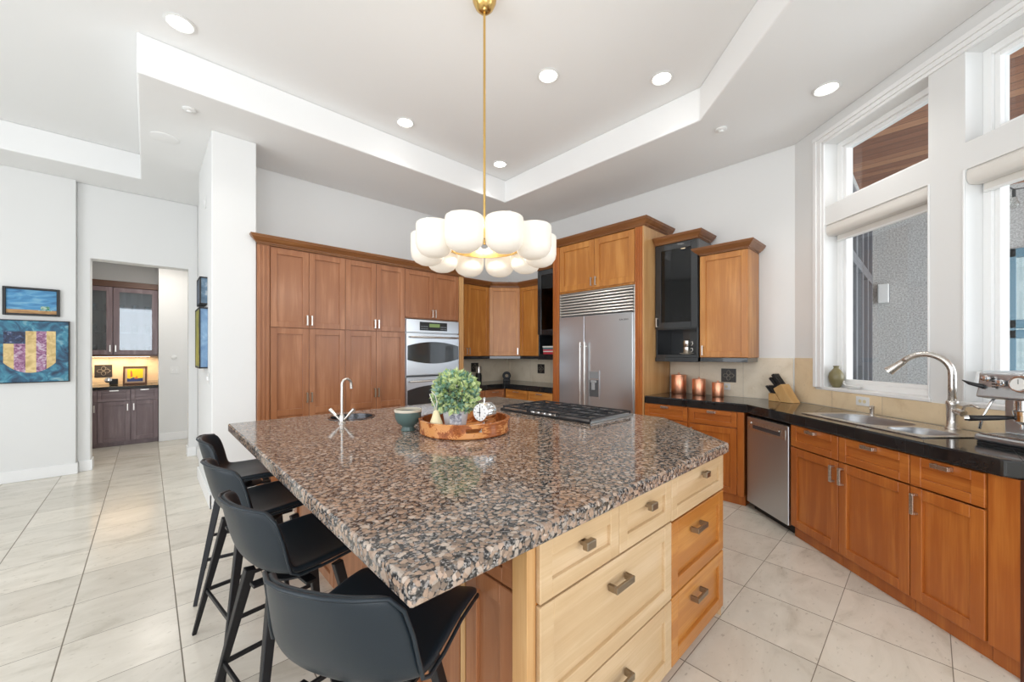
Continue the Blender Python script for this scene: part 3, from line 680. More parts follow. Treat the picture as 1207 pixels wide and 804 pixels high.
# base cabinets of the far corner
t = thing('base_cabinet', 'dark cherry base cabinet under the far corner counter, beside the ovens', 'cabinet', (3.302, 4.56, 0))
carcass(t, 1.425, 0, .888, .585, SHEENED[0], toe=.1)
for k, x0 in enumerate((0, .39)):
    dd = shaker(t, 'drawer', x0, x0+.388, .735, .885, SHEENED, fw=.045); pull(dd, x0+.19, .85, 'h')
    dd = shaker(t, 'door', x0, x0+.388, .1, .73, SHEENED); pull(dd, x0+(.36,.03)[k], .64)
t = thing('base_cabinet', 'honey cherry base cabinet under the far corner counter, left of the refrigerator', 'cabinet', (4.10, 4.53, 0), RZ_R)
carcass(t, .985, 0, .888, .62, HONEY[0], toe=.1)
for k, x0 in enumerate((.02, .505)):
    dd = shaker(t, 'drawer', x0, x0+.475, .735, .885, HONEY, fw=.045); pull(dd, x0+.24, .86, 'h')
    dd = shaker(t, 'door', x0, x0+.475, .1, .73, HONEY); pull(dd, x0+(.44,.035)[k], .64)
m = MB(); m.prism([(3.302,4.53),(4.075,4.53),(4.075,3.545),(4.715,3.545),(4.715,5.13),(3.302,5.13)], .89, .97)
tag(m.build('countertop', BLACKTILE, bevel=.008), 'black stone countertop in the far corner between ovens and refrigerator', 'countertop')
m = MB(); m.box(3.302,4.715,5.136,5.149,.971,1.397); m.box(4.717,4.729,3.545,5.135,.971,1.397)
tag(m.build('backsplash', SPLASHB), 'travertine backsplash in the far corner under the upper cabinets', 'backsplash')

# ---------------------------------------------------------------- refrigerator and its surround
t = thing('refrigerator_surround', 'tall honey cherry surround with two doors above the refrigerator and a pale side panel', 'cabinet', (4.10, 3.54, 0), RZ_R)
W = 3.54-2.19; d = .625
m = MB(); m.box(0,.115,0,d,0,2.885); m.box(W-.11,W-.02,0,d,0,2.885); m.box(.115,W-.11,0,d,2.245,2.885); m.build('cabinet_box', HONEY[0], t, bevel=.0015, seg=1)
MB().box(W-.0195,W,-.02,d,0,2.885).build('side_panel', LIGHTPANEL[0], t, bevel=.002)
m = MB(); m.box(0,.113,-.02,-.0005,0,2.885); m.box(.03,.05,-.026,-.02,.02,2.87); m.box(.07,.09,-.026,-.02,.02,2.87); m.build('fluted_pilaster', REDDISH[0], t, bevel=.003)
fluted(t, W-.112, W-.021, 0, 2.885, REDDISH[0])
dd = shaker(t, 'door', .118, .678, 2.265, 2.875, HONEY, fw=.075); pull(dd, .645, 2.345)
dd = shaker(t, 'door', .678, W-.116, 2.265, 2.875, HONEY, fw=.075); pull(dd, .71, 2.345)
crown(t, W, d, 2.886, CP, y0=-.02)
fr = thing('refrigerator', 'built-in stainless side by side refrigerator with a louvred top grille', 'refrigerator', (4.10, 3.42, 0), RZ_R)
FW = 1.118
MB().box(.0,FW,.0,.6,.0,2.235).build('body', plain('fridge_shell', (.12,.12,.125), .4), fr)
m = MB(); m.box(0,.014,-.02,-.0005,.1,2.235); m.box(FW-.014,FW,-.02,-.0005,.1,2.235); m.box(.014,FW-.014,-.02,-.0005,2.222,2.235); m.build('trim_frame', NICKEL, fr, bevel=.002)
m = MB()
for k in range(8):
    z = 1.935+k*.036
    pr = [(-.012,z),(-.036,z+.002),(-.042,z+.008),(-.034,z+.022),(-.012,z+.026)]; a = m.ring([(.018,y_,z_) for y_, z_ in pr]); b = m.ring([(FW-.018,y_,z_) for y_, z_ in pr])
    m.bridge(a, b); m.cap(a, True); m.cap(b)
m.build('grille', SLAT, fr, bevel=.001, seg=1)
d1 = MB().box(.016,.424,-.045,-.0005,.11,1.92).build('door', STEEL, fr, bevel=.005)
d2 = MB().box(.43,FW-.016,-.045,-.0005,.11,1.92).build('door', STEEL, fr, bevel=.005)
for dd, x in ((d1, .395), (d2, .462)):
    MB().tube([(x,-.046,1.53),(x,-.085,1.53),(x,-.095,1.50)], .009).tube([(x,-.095,1.585),(x,-.095,.62)], .0125, 14).tube([(x,-.046,.67),(x,-.09,.67)], .009).build('handle', NICKEL, dd, smooth=True, auto=50)
dp = MB().box(.495,.66,-.052,-.0455,.875,1.235).build('dispenser_frame', STEEL, d2, bevel=.003)
MB().box(.51,.645,-.054,-.0525,1.13,1.215).build('control_strip', plain('grey_panel', (.25,.26,.27), .35), d2)
MB().box(.51,.645,-.0535,-.0525,.905,1.115).build('dispenser_recess', plain('recess_grey', (.09,.095,.1), .4), d2)
MB().box(.535,.62,-.064,-.054,1.08,1.11).box(.55,.6,-.068,-.054,.99,1.08).build('dispenser_lever', plain('lever_grey', (.35,.36,.37), .3), d2, bevel=.003)
def lettering(text, parent, size, loc, mat, rot=(PI/2,0,0), extr=.0006, name='lettering'):
    c = bpy.data.curves.new(name, 'FONT'); c.body = text; c.size = size; c.extrude = extr; c.align_x = 'CENTER'; c.align_y = 'CENTER'
    tmp = bpy.data.objects.new(name, c); COL.objects.link(tmp)
    bpy.context.view_layer.update()
    me = bpy.data.meshes.new_from_object(tmp.evaluated_get(bpy.context.evaluated_depsgraph_get()))
    bpy.data.objects.remove(tmp)
    o = bpy.data.objects.new(name, me); me.materials.clear(); me.materials.append(mat); link(o, parent); o.location = loc; o.rotation_euler = rot
    return o
lettering('SUB-ZERO', d2, .026, (.99,-.0462,1.84), plain('dark_lettering', (.05,.05,.06), .4))

# ---------------------------------------------------------------- right run under the canisters
t = thing('base_cabinet', 'orange cherry base cabinet with two drawers below the copper canisters', 'cabinet', (4.10, 2.185, 0), RZ_R)
carcass(t, 1.0, 0, .888, .62, REDDISH[0], toe=.1, toed=.03)
for k, (x0, x1) in enumerate(((0,.478),(.492,.942))):
    dd = shaker(t, 'drawer', x0, x1, .735, .886, REDDISH, fw=.05); pull(dd, (x0+x1)/2, .865, 'h', L=.08, w=.022)
    dd = shaker(t, 'door', x0, x1, .1, .73, REDDISH); pull(dd, (x0+.03, x1-.03)[1-k], .64)
MB().box(.944,1.0,-.02,-.0005,.1,.888).build('filler_strip', REDDISH[0], t, bevel=.002)
OFF = .61       # cabinet boxes stand this far off the window wall
def wunit(name, lab, cat, s0, **k): return thing(name, lab, cat, tuple(wl(s0, OFF)), WRZ, **k)
dw = wunit('dishwasher', 'stainless dishwasher with a recessed bar handle at the angled end of the counter', 'dishwasher', .245)
w = .545
MB().box(.004,w-.004,.0,.52,.1,.868).build('tub_housing', BLACK, dw)
MB().box(.01,w-.01,.04,.5,.0,.1).build('toe_kick', BLACK, dw)
dd = MB().box(.005,w-.005,-.03,-.0005,.07,.862).build('door', STEEL, dw, bevel=.006)
MB().box(.03,w-.03,-.034,-.0305,.745,.83).build('control_panel', NICKEL, dd, bevel=.003)
MB().box(.10,w-.09,-.0355,-.0345,.765,.81).build('handle_recess', plain('recess_shadow', (.06,.06,.065), .35), dd, bevel=.002)
MB().box(.098,w-.088,-.046,-.0365,.800,.812).build('handle', NICKEL, dd, bevel=.003)
MB().lathe([(.012,0),(.012,.004),(.004,.006)], seg=16, M=Matrix.Translation((.075,-.035,.81)) @ Matrix.Rotation(PI/2,4,'X')).build('start_button', CHROME, dd, smooth=True)
def sink_unit(lab, s0, s1, hside, drawerlab=None, hx=None, drawer_hx=None):
    t = wunit('base_cabinet', lab, 'cabinet', s0)
    w = s1-s0-.002
    carcass(t, w, 0, .888, .57, REDDISH[0], toe=.085, toed=.015, hollow=True)
    dd = shaker(t, 'drawer', 0, w, .715, .884, REDDISH, fw=.055); pull(dd, w/2 if drawer_hx is None else drawer_hx, .86, 'h', L=.085, w=.022)
    dd = shaker(t, 'door', 0, w, .088, .71, REDDISH, fw=.06); pull(dd, .035 if hside == 'l' else w-.035, .62, L=.115, w=.02)
    return t
sink_unit('orange cherry base cabinet right beside the dishwasher, handle on its right', .80, 1.245, 'r')
sink_unit('orange cherry base cabinet under the sink, the middle of three', 1.245, 1.715, 'l')
sink_unit('orange cherry base cabinet under the faucet, nearest the camera, scuffed door edge', 1.715, 2.06, 'l')
t = wunit('end_panel', 'plain orange cherry filler panel closing the counter run at the right', 'panel', 2.062)
MB().box(0,.118,-.012,.57,.085,.888).box(0,.118,.012,.57,0,.085).build('panel', REDDISH[0], t, bevel=.002)
MB().box(.118,.126,-.014,.5,0,.888).build('edge_strip', plain('dark_red_edge', (.08,.02,.008), .4), t)
p0 = wl(2.19, OFF)
t = thing('base_cabinet', 'pale wood cabinet end just in view at the right edge of the frame', 'cabinet', (p0.x, p0.y, 0), RZ_R)
m = MB(); m.prism([(.015,0),(.45,0),(.45,.3),(.30,.3)], .085, .888); m.build('cabinet_box', PALE[0], t)
dd = shaker(t, 'drawer', .01, .44, .7, .884, PALE, fw=.05); pull(dd, .22, .8, 'h')
dd = shaker(t, 'door', .01, .44, .09, .695, PALE); pull(dd, .05, .62)
# countertop along the right wall, round the angle, with a cut-out for the sink
def P(s, o): v = wl(s, o); return (v.x, v.y)
fx = 4.075; OFc = .648
s_c = (4.73 - .73867*OFc - fx)/.67406
poly = [(fx, 2.182), (fx, P(s_c, OFc)[1]), P(2.14, OFc), (P(2.14, OFc)[0], P(2.14, OFc)[1]-.93)]
nd = WL.inverted() @ Vector((poly[-1][0], poly[-1][1], 0))
poly = poly[:-1] + [P(2.14+.64/.67406*.73867, .012), P(0, .016), (4.716, 2.182)]
ct = MB().prism(poly, .89, .97).build('countertop', BLACKTILE)
def cut(o, cutter):
    md = o.modifiers.new('cut', 'BOOLEAN'); md.operation = 'DIFFERENCE'; md.object = cutter; md.solver = 'EXACT'
    bpy.context.view_layer.update()
    me = bpy.data.meshes.new_from_object(o.evaluated_get(bpy.context.evaluated_depsgraph_get()))
    o.modifiers.clear(); o.data = me; bpy.data.objects.remove(cutter)
SK0, SK1, SO0, SO1 = .80, 1.70, .07, .545
c = MB(); c.box(SK0+.02, SK1-.02, -SO1+.02, -SO0-.02, .8, 1.1); cu = c.build('cutter', BLACK); cu.matrix_world = WL
cut(ct, cu)
b = ct.modifiers.new('bevel', 'BEVEL'); b.width = .01; b.segments = 2; b.limit_method = 'ANGLE'
tag(ct, 'glossy black tiled countertop along the right wall and round under the window', 'countertop')
m = MB(); m.box(4.717,4.729,.93,2.182,.971,1.397)
tag(m.build('backsplash', SPLASHB), 'travertine backsplash behind the copper canisters and knife block', 'backsplash')
m = MB(); m.box(.012,.2615,-.012,-.001,.972,1.40); m.box(.2615,2.84,-.012,-.001,.972,LZ0-.021)
tag(place_w(m.build('backsplash', SPLASH)), 'travertine backsplash below the windows behind the sink', 'backsplash')
# decorative relief tiles
def relief(lab, M, s=.15):
    t = thing('relief_tile', lab, 'tile', (0,0,0), 0, 'dark relief tiles set in the backsplash'); t.matrix_local = M
    MB().box(-s/2,s/2,-.008,-.0005,-s/2,s/2).build('tile', plain('dark_relief', (.03,.024,.02), .35), t, bevel=.002)
    m = MB()
    def loop(pts, r=.004): m.tube([(x,-.010,z) for x, z in pts], r, 6)
    for q in range(4):
        a = q*PI/2
        pts = []
        for k in range(17):
            u = k/16*2*PI; x = .028+.026*math.cos(u); z = .018*math.sin(u)
            pts.append((x*math.cos(a)-z*math.sin(a), x*math.sin(a)+z*math.cos(a)))
        loop([(x*s/.15, z*s/.15) for x, z in pts])
    loop([(s*.42*x, s*.42*z) for x, z in ((0,1),(1,0),(0,-1),(-1,0),(0,1))], .003)
    m.build('scroll_relief', plain('pale_relief', (.22,.19,.15), .4), t, smooth=True)  # raised scroll in a paler brown than the tile
relief('dark square relief tile behind the knife block and canisters on the right wall', Matrix.Translation((4.717,1.52,1.20)) @ Matrix.Rotation(RZ_R,4,'Z'))
relief('dark square relief tile in the far corner, nearer the ovens', Matrix.Translation((3.95,5.132,1.21)))
relief('dark square relief tile in the far corner, nearer the refrigerator', Matrix.Translation((4.717,4.345,1.19)) @ Matrix.Rotation(RZ_R,4,'Z'))
# ================================================================ ISLAND
IX0, IY0, IY1 = .79, .7915, 3.22
isl = thing('kitchen_island', 'large kitchen island base with pale and honey drawers, under the speckled granite top', 'kitchen island', (0,0,0))
m = MB()
poly_i = [(.815,IY0),(2.31,IY0),(2.80,1.36),(2.80,IY1),(.815,IY1)]
m.prism(poly_i, .06, .902, top=False); m.prism([(.84,.82),(2.30,.82),(2.76,1.38),(2.76,3.2),(.84,3.2)], 0, .06)
m.build('cabinet_box', HONEY[0], isl, bevel=.0015, seg=1)
MB().box(2.3115,2.317,IY0-.006,IY0+.02,.0,.902).build('corner_strip', PALE[0], isl)
MB().box(.787,.815,IY0-.012,IY0+.05,.06,.902).box(.8155,.832,IY0-.004,IY0-.0005,.06,.902).build('corner_post', LIGHTPANEL[0], isl, bevel=.002)
def idr(x0, x1, z0, z1, mats, small, hz, hx=None):
    m_ = MB(); fw = .055 if small else .062; g = .0015
    a = Matrix.Translation((0, IY0, 0))
    dd = shaker(isl, 'drawer', x0, x1, z0, z1, mats, fw=fw); dd.matrix_local = a
    hx = hx or (x0+x1)/2
    if small:
        h = MB(); h.box(hx-.024,hx+.024,-.052,-.03,hz-.014,hz+.014).box(hx-.012,hx+.012,-.03,-.0115,hz-.008,hz+.008).build('handle', BRONZE, dd, bevel=.003)
    else:
        h = MB(); L = .06
        h.box(hx-L,hx+L,-.05,-.04,hz-.012,hz+.012).box(hx-L,hx-L+.014,-.04,-.0115,hz-.012,hz+.012).box(hx+L-.014,hx+L,-.04,-.0115,hz-.012,hz+.012).build('handle', BRONZE, dd, bevel=.002)
    return dd
a = idr(.832,1.259,.712,.898,PALE,True,.83)
a['label'] = 'pale maple drawer front with a brown stain'
idr(1.259,1.682,.712,.898,PALE,True,.84); idr(1.682,2.31,.705,.898,PALE,True,.85, 2.02)
idr(.832,1.682,.368,.708,PALE,False,.615); idr(.832,1.682,.062,.364,PALE,False,.255)
for z0, z1, hz in ((.375,.70,.605),(.062,.37,.275)):
    d_ = idr(1.682,2.31,z0,z1,HONEY,False,hz,1.96); d_['label'] = 'honey coloured drawer front'
# seating side, facing -x
def side_face(y1, y0):      # y1 > y0 ; local x runs from y1 down to y0
    M = Matrix.Translation((.815, y1, 0)) @ Matrix.Rotation(RZ_R, 4, 'Z'); w = y1-y0
    dd = shaker(isl, 'drawer', 0, w, .74, .898, SHEENED, fw=.05); dd.matrix_local = M
    dd = shaker(isl, 'door', 0, w, .065, .735, SHEENED, fw=.06); dd.matrix_local = M
ys = [1.05-.0,.845]; side_face(1.085, .845)
for k in range(5): side_face(3.215-.42*k, 3.215-.42*(k+1)+.004)
MB().box(.795,.815,1.088,1.113,.065,.898).build('stile', LIGHTPANEL[0], isl)

top_poly = [(.405,.745),(2.318,.745),(2.872,1.375),(2.872,3.31),(.405,3.31)]
it = MB().prism(top_poly, .905, .96).build('island_countertop', GRANITE)
c = MB().lathe([(.155,.85),(.155,1.05)], c=(1.14,3.01,0), seg=40).build('cutter', BLACK)
cut(it, c)
b = it.modifiers.new('bevel', 'BEVEL'); b.width = .011; b.segments = 3; b.limit_method = 'ANGLE'; b.angle_limit = math.radians(35)
tag(it, 'speckled brown granite island countertop with a clipped corner', 'countertop')
HAM = plain('hammered_dark_nickel', (.09,.09,.095), .25, .9, bump=.8, bscale=45)
m = MB()
m.lathe([(.168,.9605),(.168,.9645),(.150,.9645),(.146,.93),(.13,.85),(.08,.80),(.03,.79),(.0305,.782),(.085,.79),(.14,.845),(.154,.93),(.154,.9605)], c=(0,0,0), seg=40, capb=False, capt=False)
o = m.build('bar_sink', HAM, None, smooth=True, auto=40); o.location = (1.14,3.01,0)
tag(o, 'small round hammered dark bar sink set in the island granite', 'sink')
MB().lathe([(.03,.786),(.03,.789)], seg=16).build('drain', CHROME, o)
def arc(c, r, a0, a1, n=14, plane='xz', rz=0):
    out = []
    for k in range(n+1):
        a = a0+(a1-a0)*k/n; out.append((c[0]+r*math.cos(a)*math.cos(rz), c[1]+r*math.cos(a)*math.sin(rz), c[2]+r*math.sin(a)))
    return out
t = thing('bar_faucet', 'chrome gooseneck bar faucet with two angled lever handles on the island', 'faucet', (.988,2.79,.961))
rz = math.radians(15)
MB().lathe([(.026,0),(.026,.006),(.018,.012),(.018,.05),(.012,.06),(.009,.07)], seg=20).tube([(0,0,.05),(0,0,.27)] + arc((.036*math.cos(rz),.036*math.sin(rz),.27), .036, PI, 0, 14, rz=rz)[1:] + [(.074*math.cos(rz),.074*math.sin(rz),.235)], .0085, 12).build('spout', NICKEL, t, smooth=True, auto=50)
rx = Vector((math.cos(math.radians(-43)), math.sin(math.radians(-43)), 0))
for s_ in (-1, 1):
    MB().tube([rx*s_*.012+Vector((0,0,.02)), rx*s_*.045+Vector((0,0,.055))], .007).tube([rx*s_*.042+Vector((0,0,.052)), rx*s_*.085+Vector((0,0,.098))], [.011,.013], 12).build('lever_handle', NICKEL, t, smooth=True, auto=50)
# ---------------------------------------------------------------- gas cooktop
ck = thing('gas_cooktop', 'stainless gas cooktop with black cast iron grates set in the island', 'cooktop', (2.49,2.045,.961))
X0, X1, Y0_, Y1_ = -.28,.29,-.462,.462
MB().box(X0,X1,Y0_,Y1_,0,.012).box(X0+.012,X1-.012,Y0_+.012,Y1_-.012,.012,.015).build('cooktop_tray', STEEL, ck, bevel=.004)
MB().box(X0-.003,X0+.01,Y0_,Y1_,.0005,.016).build('front_lip', BLACK, ck, bevel=.002)
for cx_, cy_, r in ((-.13,-.3,.042),(.13,-.3,.034),(0.03,0,.055),(-.13,.3,.034),(.13,.3,.046)):
    q = MB().lathe([(r*1.5,.0152),(r*1.3,.016),(r*.9,.0165)], c=(cx_,cy_,0), seg=24).build('burner', NICKEL, ck, smooth=True, auto=40)
    MB().lathe([(r*.95,.0265),(r,.03),(r*.9,.038),(r*.3,.04)], c=(cx_,cy_,-.010), seg=24).build('burner_cap', IRON, q, smooth=True, auto=40)
for g0 in (-.455,-.15,.155):
    g1 = g0+.295; m = MB(); h0, h1 = .028, .040; w = .011
    for x in (-.265,.255): m.box(x,x+w,g0,g1,h0,h1)
    for y in (g0, g1-w): m.box(-.254,.255,y,y+w,h0,h1)
    cy_ = (g0+g1)/2
    m.box(-.254,.255,cy_-w/2,cy_+w/2,h0,h1)
    for x in (-.13,0,.13): m.box(x-w/2,x+w/2,g0+w,cy_-w/2,h0,h1+.004); m.box(x-w/2,x+w/2,cy_+w/2,g1-w,h0,h1+.004)
    for x in (-.265,.255):
        for y in (g0,g1-w): m.box(x,x+w,y,y+w,.0155,h0)
    m.build('grate', IRON, ck, bevel=.002)
for k in range(5):
    MB().lathe([(.019,.0155),(.018,.024),(.014,.026)], c=(-.235,-.12+.06*k,0), seg=20).build('control_knob', NICKEL, ck, smooth=True, auto=40)

# ================================================================ THINGS ON THE ISLAND
TX, TY = 1.457, 1.992
t = thing('serving_tray', 'round acacia wood serving tray with cut-out handles on the island', 'tray', (TX,TY,.961))
m = MB(); N = 72; ro, ri, zb, zt = .285, .262, .0, .085
ha = math.atan2(-TY, -TX)+.18
def hole(i): 
    a = 2*PI*i/N
    return any(abs((a-h+PI)%(2*PI)-PI) < .19 for h in (ha, ha+PI))
zs = [0.0,.008,.038,.062,.079,.086]
def R_(r, z): return [m.bm.verts.new((r*math.cos(2*PI*i/N), r*math.sin(2*PI*i/N), z)) for i in range(N)]
outr = [R_(ro-.012,0)]+[R_(ro-.004+.004*k/4, z) for k, z in enumerate(zs[1:])]; inr = [R_(ri,.012)]+[R_(ri, z) for z in zs[2:]]
inr = [inr[0]] + inr[1:]
for k in range(5):
    for i in range(N):
        j = (i+1)%N
        if k == 2 and hole(i) and hole(j): continue
        m.bm.faces.new((outr[k][i],outr[k][j],outr[k+1][j],outr[k+1][i]))
for k in range(4):
    for i in range(N):
        j = (i+1)%N
        if k == 1 and hole(i) and hole(j): continue
        m.bm.faces.new((inr[k][j],inr[k][i],inr[k+1][i],inr[k+1][j]))
m.bridge(outr[5], inr[4])
for i in range(N):
    j = (i+1)%N
    if hole(i) and hole(j):
        m.bm.faces.new((outr[2][i],outr[2][j],inr[1][j],inr[1][i])); m.bm.faces.new((outr[3][j],outr[3][i],inr[2][i],inr[2][j]))
        if not hole((i-1)%N): m.bm.faces.new((outr[2][i],inr[1][i],inr[2][i],outr[3][i]))
        if not hole((j+1)%N): m.bm.faces.new((outr[2][j],outr[3][j],inr[2][j],inr[1][j]))
m.cap(outr[0], True); m.cap(inr[0])
m.build('tray', TRAYWOOD, t, bevel=.002, smooth=True, auto=40)
TZ = .961+.0125
pos = lambda u, D: (0,0)
def at(u, D):       # a point on the island D metres ahead of the doorway side of the camera
    f_ = Vector((math.sin(math.radians(43.067)), math.cos(math.radians(43.067)))); r_ = Vector((f_.y, -f_.x))
    return f_*D + r_*((u-603.5)/459.5*D)
p = at(537, 2.44)
pl = thing('potted_plant', 'bushy ball of green and blue-green leaves in a white planter on the wooden tray', 'potted plant', (p.x,p.y,TZ))
MB().lathe([(.055,0),(.063,.01),(.078,.10),(.082,.125),(.076,.127),(.07,.11)], seg=30).build('planter', STONEWHITE, pl, smooth=True, auto=50)
cr_ = math.atan2(-p.y, -p.x)
ph = MB().box(-.036,.036,-.002,.002,-.045,.045).build('printed_photo', blotched('faded_print', [(.35,(.12,.12,.16)),(.5,(.4,.4,.45)),(.62,(.75,.75,.78))], 28), pl)
ph.location = (.080*math.cos(cr_), .080*math.sin(cr_), .062); ph.rotation_euler = (math.radians(-8), 0, cr_+PI/2)
# leaves
def leafball(parent, name, mat, c, r, n, ls, seed):
    rnd = random.Random(seed); m = MB()
    for _ in range(n):
        d_ = Vector((rnd.gauss(0,1), rnd.gauss(0,1), rnd.gauss(0,1))).normalized()
        rr = r*(.6+.4*rnd.random()**.6); pnt = Vector(c)+d_*rr
        if pnt.z < c[2]-r*.75: continue
        out = (d_ + Vector((rnd.uniform(-.7,.7), rnd.uniform(-.7,.7), rnd.uniform(-.4,.9)))).normalized()
        s_ = out.cross(Vector((rnd.uniform(-1,1), rnd.uniform(-1,1), rnd.uniform(-1,1)))).normalized(); nn = out.cross(s_)
        L = ls*rnd.uniform(.7,1.3); w = L*.42
        v = [pnt, pnt+out*L*.45+s_*w+nn*w*.25, pnt+out*L*1.0, pnt+out*L*.45-s_*w+nn*w*.25, pnt+out*L*.5]
        vs = [m.bm.verts.new(x) for x in v]
        m.bm.faces.new((vs[0],vs[1],vs[4])); m.bm.faces.new((vs[1],vs[2],vs[4])); m.bm.faces.new((vs[2],vs[3],vs[4])); m.bm.faces.new((vs[3],vs[0],vs[4]))
    o = m.build(name, mat, parent); return o
def leafmat(name, a, b):
    m_ = blotched(name, [(.35,a),(.65,b)], 40, .5); p_ = m_.node_tree.nodes['Principled BSDF']; p_.inputs['Subsurface Weight'].default_value = 0; return m_
leafball(pl, 'light_leaves', leafmat('light_leaf', (.34,.48,.14), (.74,.8,.45)), (0,0,.225), .135, 900, .034, 1)
leafball(pl, 'blue_leaves', leafmat('blue_leaf', (.12,.27,.15), (.36,.52,.42)), (0,0,.22), .132, 850, .034, 2)
m = MB(); rnd = random.Random(5)
for k in range(14):
    a = rnd.uniform(0,2*PI); m.tube([(0.02*math.cos(a),.02*math.sin(a),.11),(.06*math.cos(a),.06*math.sin(a),.17),(.1*math.cos(a),.1*math.sin(a),.22+rnd.uniform(-.05,.05))], .0025, 5)
m.build('stems', plain('green_stem', (.12,.2,.06), .6), pl)
p = at(514, 2.30)
t = thing('ceramic_pear', 'tall cream ceramic pear on the wooden tray, left of the planter', 'ornament', (p.x,p.y,TZ))
MB().lathe([(.02,0),(.034,.008),(.04,.035),(.037,.065),(.026,.095),(.019,.12),(.014,.135),(.004,.14)], seg=26).build('body', CREAM, t, smooth=True)
MB().tube([(0,0,.138),(-.008,.004,.165),(-.02,.01,.19),(-.035,.015,.235)], [.003,.0025,.0025,.002], 6).tube([(0,0,.138),(.005,-.003,.18),(-.004,.0,.225),(-.025,.01,.25)], .0025, 6).build('wire_stem', plain('white_wire', (.7,.66,.58), .5), t, smooth=True)
p = at(571, 2.33)
t = thing('desk_clock', 'round dial clock in a chrome drum on a foot, standing on the wooden tray', 'clock', (p.x,p.y,TZ), math.radians(-78))
Rm = Matrix.Translation((0,0,.125)) @ Matrix.Rotation(PI/2, 4, 'X')
MB().lathe([(.05,-.05),(.056,-.045),(.058,.035),(.054,.04),(.05,.042)], seg=36, M=Rm).build('drum', CHROME, t, smooth=True, auto=40)
dl = MB().lathe([(.049,.0425),(.049,.0435)], seg=36, M=Rm).build('dial', PLASTIC, t)
MB().box(-.0025,.0025,-.0455,-.044,.10,.155).box(-.02,.006,-.0455,-.044,.1225,.127).build('hands', BLACK, dl)
m = MB()
for k in range(12):
    a = k*PI/6; m.box(-.0015,.0015,-.0452,-.044,.036,.044, M=Matrix.Translation((0,0,.125)) @ Matrix.Rotation(a,4,'Y'))
m.build('hour_marks', BLACK, dl)
MB().lathe([(.006,.183),(.006,.195),(.011,.2),(.011,.208),(.004,.212)], seg=14).build('top_knob', CHROME, t, smooth=True, auto=50)
MB().lathe([(.034,0),(.034,.006),(.02,.018),(.011,.04),(.012,.068)], seg=26).build('foot', CHROME, t, smooth=True, auto=50)
p = at(481, 2.465)
t = thing('footed_bowl', 'teal glazed footed bowl with a pale rim on the granite, left of the tray', 'bowl', (p.x,p.y,.961))
MB().lathe([(.043,0),(.045,.004),(.036,.022),(.04,.032),(.067,.05),(.08,.08),(.083,.118),(.078,.118),(.074,.085),(.06,.058),(.02,.048)], seg=36, capt=True).build('bowl', TEAL, t, smooth=True, auto=60)
MB().lathe([(.0835,.1185),(.0855,.128),(.083,.134),(.076,.134),(.075,.1185)], seg=36, capb=False, capt=False).build('rim', RIMGLAZE, t, smooth=True, auto=50)

# ================================================================ BAR STOOLS
def make_stool():
    root = thing('bar_stool', '', 'bar stool', (0,0,0))
    # shell: y forward is +x here; stool faces +x, origin on the floor under the seat centre
    prof = [(.265,.646),(.245,.663),(.12,.660),(.0,.650),(-.09,.646),(-.15,.662),(-.185,.715),(-.207,.79),(-.224,.865),(-.238,.925)]
    hw =   [.212,.222,.222,.228,.228,.225,.222,.214,.202,.178]
    lift = [.012,.016,.022,.026,.03,.03,.02,.012,.005,-.018]
    fwd =  [0,0,0,0,.012,.045,.07,.08,.078,.068]
    m = MB(); rows = []; NU = 12
    for (x, z), w, lf, fw in zip(prof, hw, lift, fwd):
        row = []
        for k in range(NU+1):
            u = -1+2*k/NU; e = abs(u)**2.6
            row.append(m.bm.verts.new((x+fw*e, u*w, z+lf*e)))
        rows.append(row)
    for a, b in zip(rows, rows[1:]): m.bridge(a, b, closed=False)
    o = m.build('seat_shell', LEATHER, root, smooth=True)
    sd = o.modifiers.new('thickness', 'SOLIDIFY'); sd.thickness = .026; sd.offset = -1 
    sb = o.modifiers.new('subdivision', 'SUBSURF'); sb.levels = 2; sb.render_levels = 2
    # piping around the rim
    loop = []
    def pt(i, u):
        x, z = prof[i]; e = abs(u)**2.6; return Vector((x+fwd[i]*e, u*hw[i], z+lift[i]*e+.002))
    for i in range(len(prof)-1): loop.append(pt(i, 1))
    for k in range(NU, -1, -2): loop.append(pt(len(prof)-1, -1+2*k/NU))
    for i in range(len(prof)-2, -1, -1): loop.append(pt(i, -1))
    MB().tube([p_ - Vector((0,0,.004)) for p_ in loop], .0055, 8).build('edge_piping', LEATHER, root, smooth=True)
    # seams on the seat
    MB().tube([(.19,.105,.676),(.05,.11,.669),(-.09,.115,.671),(-.15,.11,.70)], .0022, 6).tube([(.19,-.105,.676),(.05,-.11,.669),(-.09,-.115,.671),(-.15,-.11,.70)], .0022, 6).build('seat_seam', LEATHER, root, smooth=True)
    MB().lathe([(.10,.592),(.10,.60),(.045,.604),(.045,.622),(.085,.63),(.085,.636)], seg=28).build('swivel_hub', LEGMETAL, root, smooth=True, auto=40)
    MB().box(-.15,.15,-.02,.02,.58,.592).box(-.02,.02,-.15,-.02,.58,.592).box(-.02,.02,.02,.15,.58,.592).build('seat_bracket', LEGMETAL, root, bevel=.002)
    for sx in (-1, 1):
        for sy in (-1, 1):
            MB().bar((sx*.118,sy*.112,.60), (sx*.225,sy*.235,0.0), .038, .019, .032, .016).build('leg', LEGMETAL, root, bevel=.003)
    z = .23; q = .118+.107*(1-z/.60); qy = .112+.123*(1-z/.60)
    for sy in (-1, 1): MB().bar((-q,sy*qy,z), (q,sy*qy,z), .012, .012, .018, .018).build('footrest_bar', LEGMETAL, root, bevel=.002)
    for sx in (-1, 1): MB().bar((sx*q,-qy,z+.03*(sx>0)), (sx*q,qy,z+.03*(sx>0)), .012, .012, .018, .018).build('footrest_bar', LEGMETAL, root, bevel=.002)
    return root
st = make_stool()
